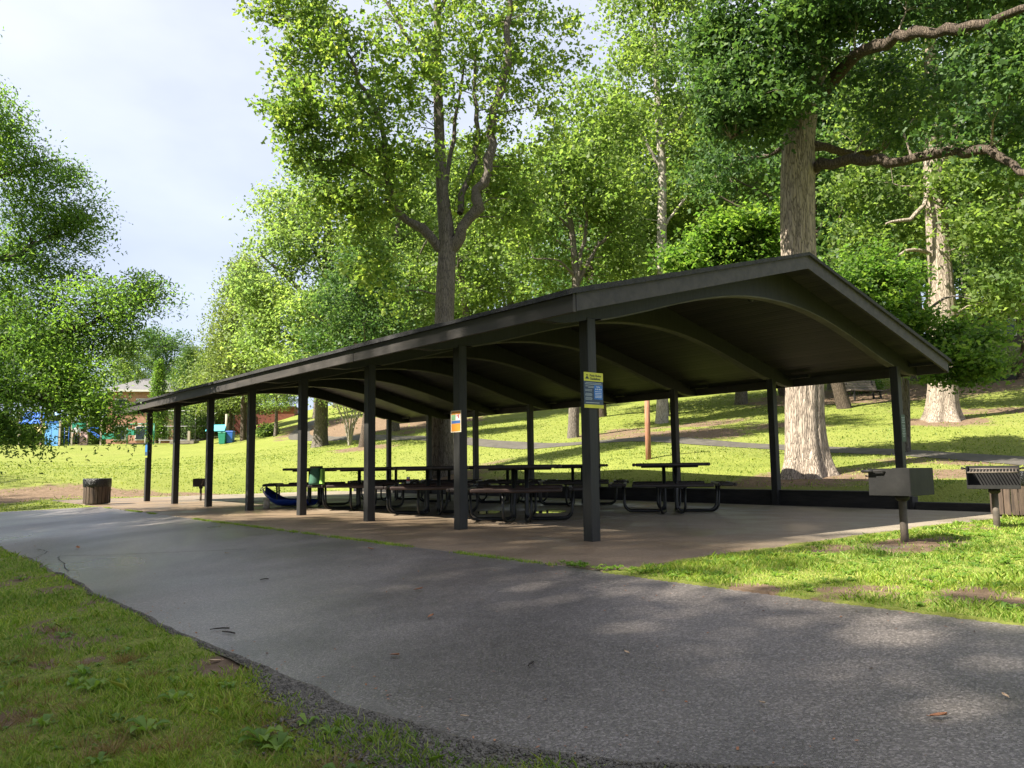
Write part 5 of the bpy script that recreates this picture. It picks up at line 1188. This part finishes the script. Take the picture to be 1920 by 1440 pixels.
# mossy fringe in the joint between slab and drive
r = np.random.default_rng(5); n = 9000; x = -1.3+14.8*r.random(n); y = 1.575+.02*r.normal(size=n)+.02*(fbm(x*3, x*0)-.5); keep = fbm(x*2.3, x*0+8) > .5-.1*(r.random(n)**2); x, y = x[keep], y[keep]; n = len(x)
b = np.stack([x, y, np.full(n, -.003)], 1); H = .012+.022*r.random(n); an = r.random(n)*6.28; s = np.stack([np.cos(an), np.sin(an), 0*an], 1)*.005
tip = b+np.c_[r.normal(size=(n, 2))*.012, H]; P = np.stack([b-s, b+s, tip], 1).reshape(-1, 3)
tag(np_mesh('joint_moss', P, np.arange(n*3).reshape(n, 3), 3, GM), 'thin line of moss and grass in the joint between slab and drive', kind='stuff')
# broad-leaved weeds: rosettes
WM = leaf_mat('weed_leaf', (.07, .14, .02), (.11, .2, .03), (.18, .27, .05), .35)
def rosettes(spots, name, label, seed, size=.048):
    r = np.random.default_rng(seed); V = []; F = []
    for (x, y, sc) in spots:
        z = hz(x, y)+.01; nl = r.integers(5, 9)
        for k in range(nl):
            a = 2*math.pi*k/nl+r.random()*.6; L_ = size*sc*(.7+.6*r.random()); w_ = L_*.27; d = np.array([math.cos(a), math.sin(a), 0]); s = np.array([-d[1], d[0], 0]); b = len(V); e = .25+.5*r.random()
            c = np.array([x, y, z])
            for u_, wf, zf in ((0, .15, 0), (.3, .6, .35), (.6, 1, .55), (.85, .6, .55), (1, .05, .42)):
                q = c+d*L_*u_+np.array([0, 0, zf*L_*e*1.6]); V += [q-s*w_*wf+[0, 0, .12*L_*wf], q, q+s*w_*wf+[0, 0, .12*L_*wf]]
            for i in range(4):
                for j in range(2): F.append((b+3*i+j, b+3*i+j+1, b+3*i+j+4, b+3*i+j+3))
    tag(np_mesh(name, V, F, 4, WM, smooth=True), label, kind='stuff')
r = np.random.default_rng(12); sp = []
for px, py, sc in ((175, 1310, 1.4), (330, 1340, 1.5), (275, 1390, 1.5), (490, 1420, 1.6), (560, 1290, .9), (690, 1410, 1.9), (640, 1395, 1.2), (40, 1100, 1.2), (230, 1250, 1), (120, 1210, 1.2), (400, 1260, .8), (690, 1330, .8), (80, 1370, 1.2), (720, 1380, 1.3)):
    q = zat(px, py, -.27)
    if q[1] > drive_left(q[0])+.12: sp.append((q[0], q[1], sc))
k = 0
while k < 3200:
    D = 1.8*(7/1.8)**r.random(); a = TH+r.uniform(-.1, .75); x, y = CAM[0]+D*math.cos(a), CAM[1]+D*math.sin(a)
    if y > 4.35 and not in_drive(np.array([x]), np.array([y]), .05)[0]: sp.append((x, y, r.uniform(.1, .42) if k % 20 else r.uniform(.6, 1.2)))
    k += 1
rosettes(sp, 'near_weeds', 'broad leaved plantain and clover weeds in the near left verge', 3)
sp = []; k = 0
while k < 1300:
    x, y = r.uniform(-5, -1.8), r.uniform(-5, 1.45)
    if dirt_mask(np.array([x]), np.array([y]))[0] < .35: sp.append((x, y, r.uniform(.4, 1.1)))
    k += 1
for k in range(60): x = r.uniform(-2.6, -1.1); sp.append((x, r.uniform(1.2, 1.55) if x < -1.7 else r.uniform(1.45, 1.58), r.uniform(.5, 1.1)))
rosettes(sp, 'corner_weeds', 'low broad leaved weeds in the grass between slab, drive and grills', 4, .042)
# crushed asphalt crumbs along the left edge
GRAV = noise_mat('crushed_asphalt', (.06, .054, .045), (.16, .145, .12), 30, .9, .3, .003); r = np.random.default_rng(15)
SOIL = noise_mat('dark_soil', (.05, .044, .03), (.12, .105, .07), 25, .95, .8, .01)
xs2 = np.linspace(-8, 5, 300); w2 = np.interp(xs2, [-8, -4.5, -3.6, -2.6, -1.8, -.5, 5], [.42, .42, .34, .2, .03, .015, .015])*(.6+.8*fbm(xs2*1.7, xs2*0+1))
strip('gravel_verge', np.c_[xs2, drive_left(xs2)+w2], np.c_[xs2, drive_left(xs2)-.03], 10, SOIL, .016, label='dark soil and gravel margin along the near edge of the drive')
n = 15000; x = r.uniform(-5, 3, n); x = np.where(r.random(n) < .7, r.uniform(-5, -2, n), x); wd = np.interp(x, xs2, w2); y = drive_left(x)-.02+np.abs(r.normal(size=n))*wd*.62
s_ = r.uniform(.0015, .0065, n)*(1+(r.random(n) > .93)*.7); a = r.random(n)*6.28
cube = np.array([(-1, -1, -.5), (1, -1, -.5), (1, 1, -.5), (-1, 1, -.5), (-.6, -.7, .5), (.7, -.5, .6), (.5, .7, .45), (-.7, .5, .55)])
P = cube[None]*(1+.3*r.normal(size=(n, 8, 3))); Q = P.copy(); Q[..., 0] = P[..., 0]*np.cos(a)[:, None]-P[..., 1]*np.sin(a)[:, None]; Q[..., 1] = P[..., 0]*np.sin(a)[:, None]+P[..., 1]*np.cos(a)[:, None]
Q = Q*s_[:, None, None]+np.stack([x, y, height(x, y)+.018], 1)[:, None]
qf = np.array([(3, 2, 1, 0), (4, 5, 6, 7), (0, 1, 5, 4), (1, 2, 6, 5), (2, 3, 7, 6), (3, 0, 4, 7)])
tag(np_mesh('gravel', Q.reshape(-1, 3), (np.arange(n)[:, None, None]*8+qf[None]).reshape(-1, 4), 4, GRAV), 'dark crushed gravel crumbling from the near edge of the drive', kind='stuff')
# fallen leaves and twigs on the drive
LB = noise_mat('dead_leaf_brown', (.22, .09, .04), (.36, .17, .08), 20, .8, .3, .002); LT = noise_mat('dead_leaf_tan', (.4, .28, .17), (.55, .4, .26), 20, .8, .3, .002)
FL = [(146, 1028, LB, 1.5, 'brown curled leaf on the drive near the far left crack'), (402, 1242, LT, 1.0, 'tan leaf lying on the mossy edge of the drive'), (741, 1230, LB, .8, 'rust leaf in the middle of the drive left of centre'), (808, 1157, LB, .8, 'reddish leaf beside the sunlit patch on the drive'),
 (695, 1030, LB, .9, 'brown leaf close to the slab edge'), (252, 1160, LT, .8, 'pale leaf at the left edge of the drive'), (1760, 1345, LB, .8, 'russet leaf on the drive at the lower right'), (1885, 1307, LT, .5, 'pale fleck of leaf on the drive at the far lower right'), (870, 1345, LT, .4, 'tiny pale leaf near the crumbling edge of the drive'), (1430, 1320, LT, .45, 'small tan leaf on the drive right of centre'),
 (785, 1106, LB, .8, 'brown leaf on the far left fringe of the sunlit patch'), (1175, 1225, LT, .5, 'small pale leaf below the grass corner'), (425, 1038, LT, .6, 'pale leaf on the drive opposite the fourth post')]
for i, (px, py, mt, sc, lab) in enumerate(FL):
    q = zat(px, py, -.1)
    for _ in range(4): q = zat(px, py, hz(q[0], q[1])+.006)
    V = []; r = np.random.default_rng(40+i); L_ = .035*sc
    for u_ in np.linspace(0, 1, 6):
        w_ = L_*.42*math.sin(math.pi*min(1, u_*.9+.08))
        for s_ in (-1, 0, 1): V.append((L_*(u_-.5)*2, s_*w_*(1+.2*r.random()), .004+.25*L_*abs(s_)*(.6+u_)*.7+.18*L_*u_*u_))
    V += [(x, y, z+.0008) for x, y, z in V]
    F = []
    for a in range(5):
        for j in range(2): c = 3*a+j; F += [(c, c+1, c+4, c+3), (18+c, 18+c+3, 18+c+4, 18+c+1)]
    o = MB().add(V, F).tube([(-L_, 0, .004), (-L_*1.35, .002, .006)], .0012, 4).build('fallen_leaf', mt, loc=(q[0], q[1], q[2])); o.rotation_euler = (0, 0, i*1.7); tag(o, lab, 'leaf', 'fallen leaves on the drive')
n = 900; r = np.random.default_rng(90); x = r.uniform(-4.8, 9, n); e = r.random(n) < .55; y = np.where(e, drive_left(x)-np.abs(r.normal(size=n))*.16, 1.6+np.abs(r.normal(size=n))*.22); far = r.random(n) < .25; y = np.where(far, r.uniform(1.6, 4.1, n), y)
z = height(x, y)+.004; an = r.random(n)*6.28; L_ = r.uniform(.003, .011, n); d = np.c_[np.cos(an), np.sin(an), r.normal(size=n)*.2]*L_[:, None]; q = np.c_[-np.sin(an), np.cos(an), r.normal(size=n)*.3]*(L_*.45)[:, None]; c = np.c_[x, y, z+.001]
tag(np_mesh('leaf_litter', np.stack([c-d, c+q, c+d, c-q], 1).reshape(-1, 3), np.arange(n*4).reshape(n, 4), 4, LB), 'tiny scraps of leaf litter strewn along the drive edges', kind='stuff')
TW = flat('twig_bark', (.03, .022, .016), .9)
for px, py, l, a, lab in ((412, 1180, .055, .3, 'short dark twig on the drive, left one of the pair'), (429, 1187, .05, -.5, 'short dark twig on the drive, right one of the pair'), (495, 1087, .04, .9, 'small twig on the sky lit part of the drive'), (995, 1246, .04, 1.2, 'tiny dark twig in the middle of the drive')):
    q = zat(px, py, -.1)
    for _ in range(4): q = zat(px, py, hz(q[0], q[1])+.004)
    o = MB().tube([(-l, 0, .004), (-l*.3, l*.08, .008), (l*.4, -l*.05, .006), (l, .1*l, .005)], [.004, .0045, .004, .0025], 6).build('twig', TW, loc=q); o.rotation_euler = (0, 0, TH+math.pi/2+a); tag(o, lab, 'twig', 'twigs on the drive')
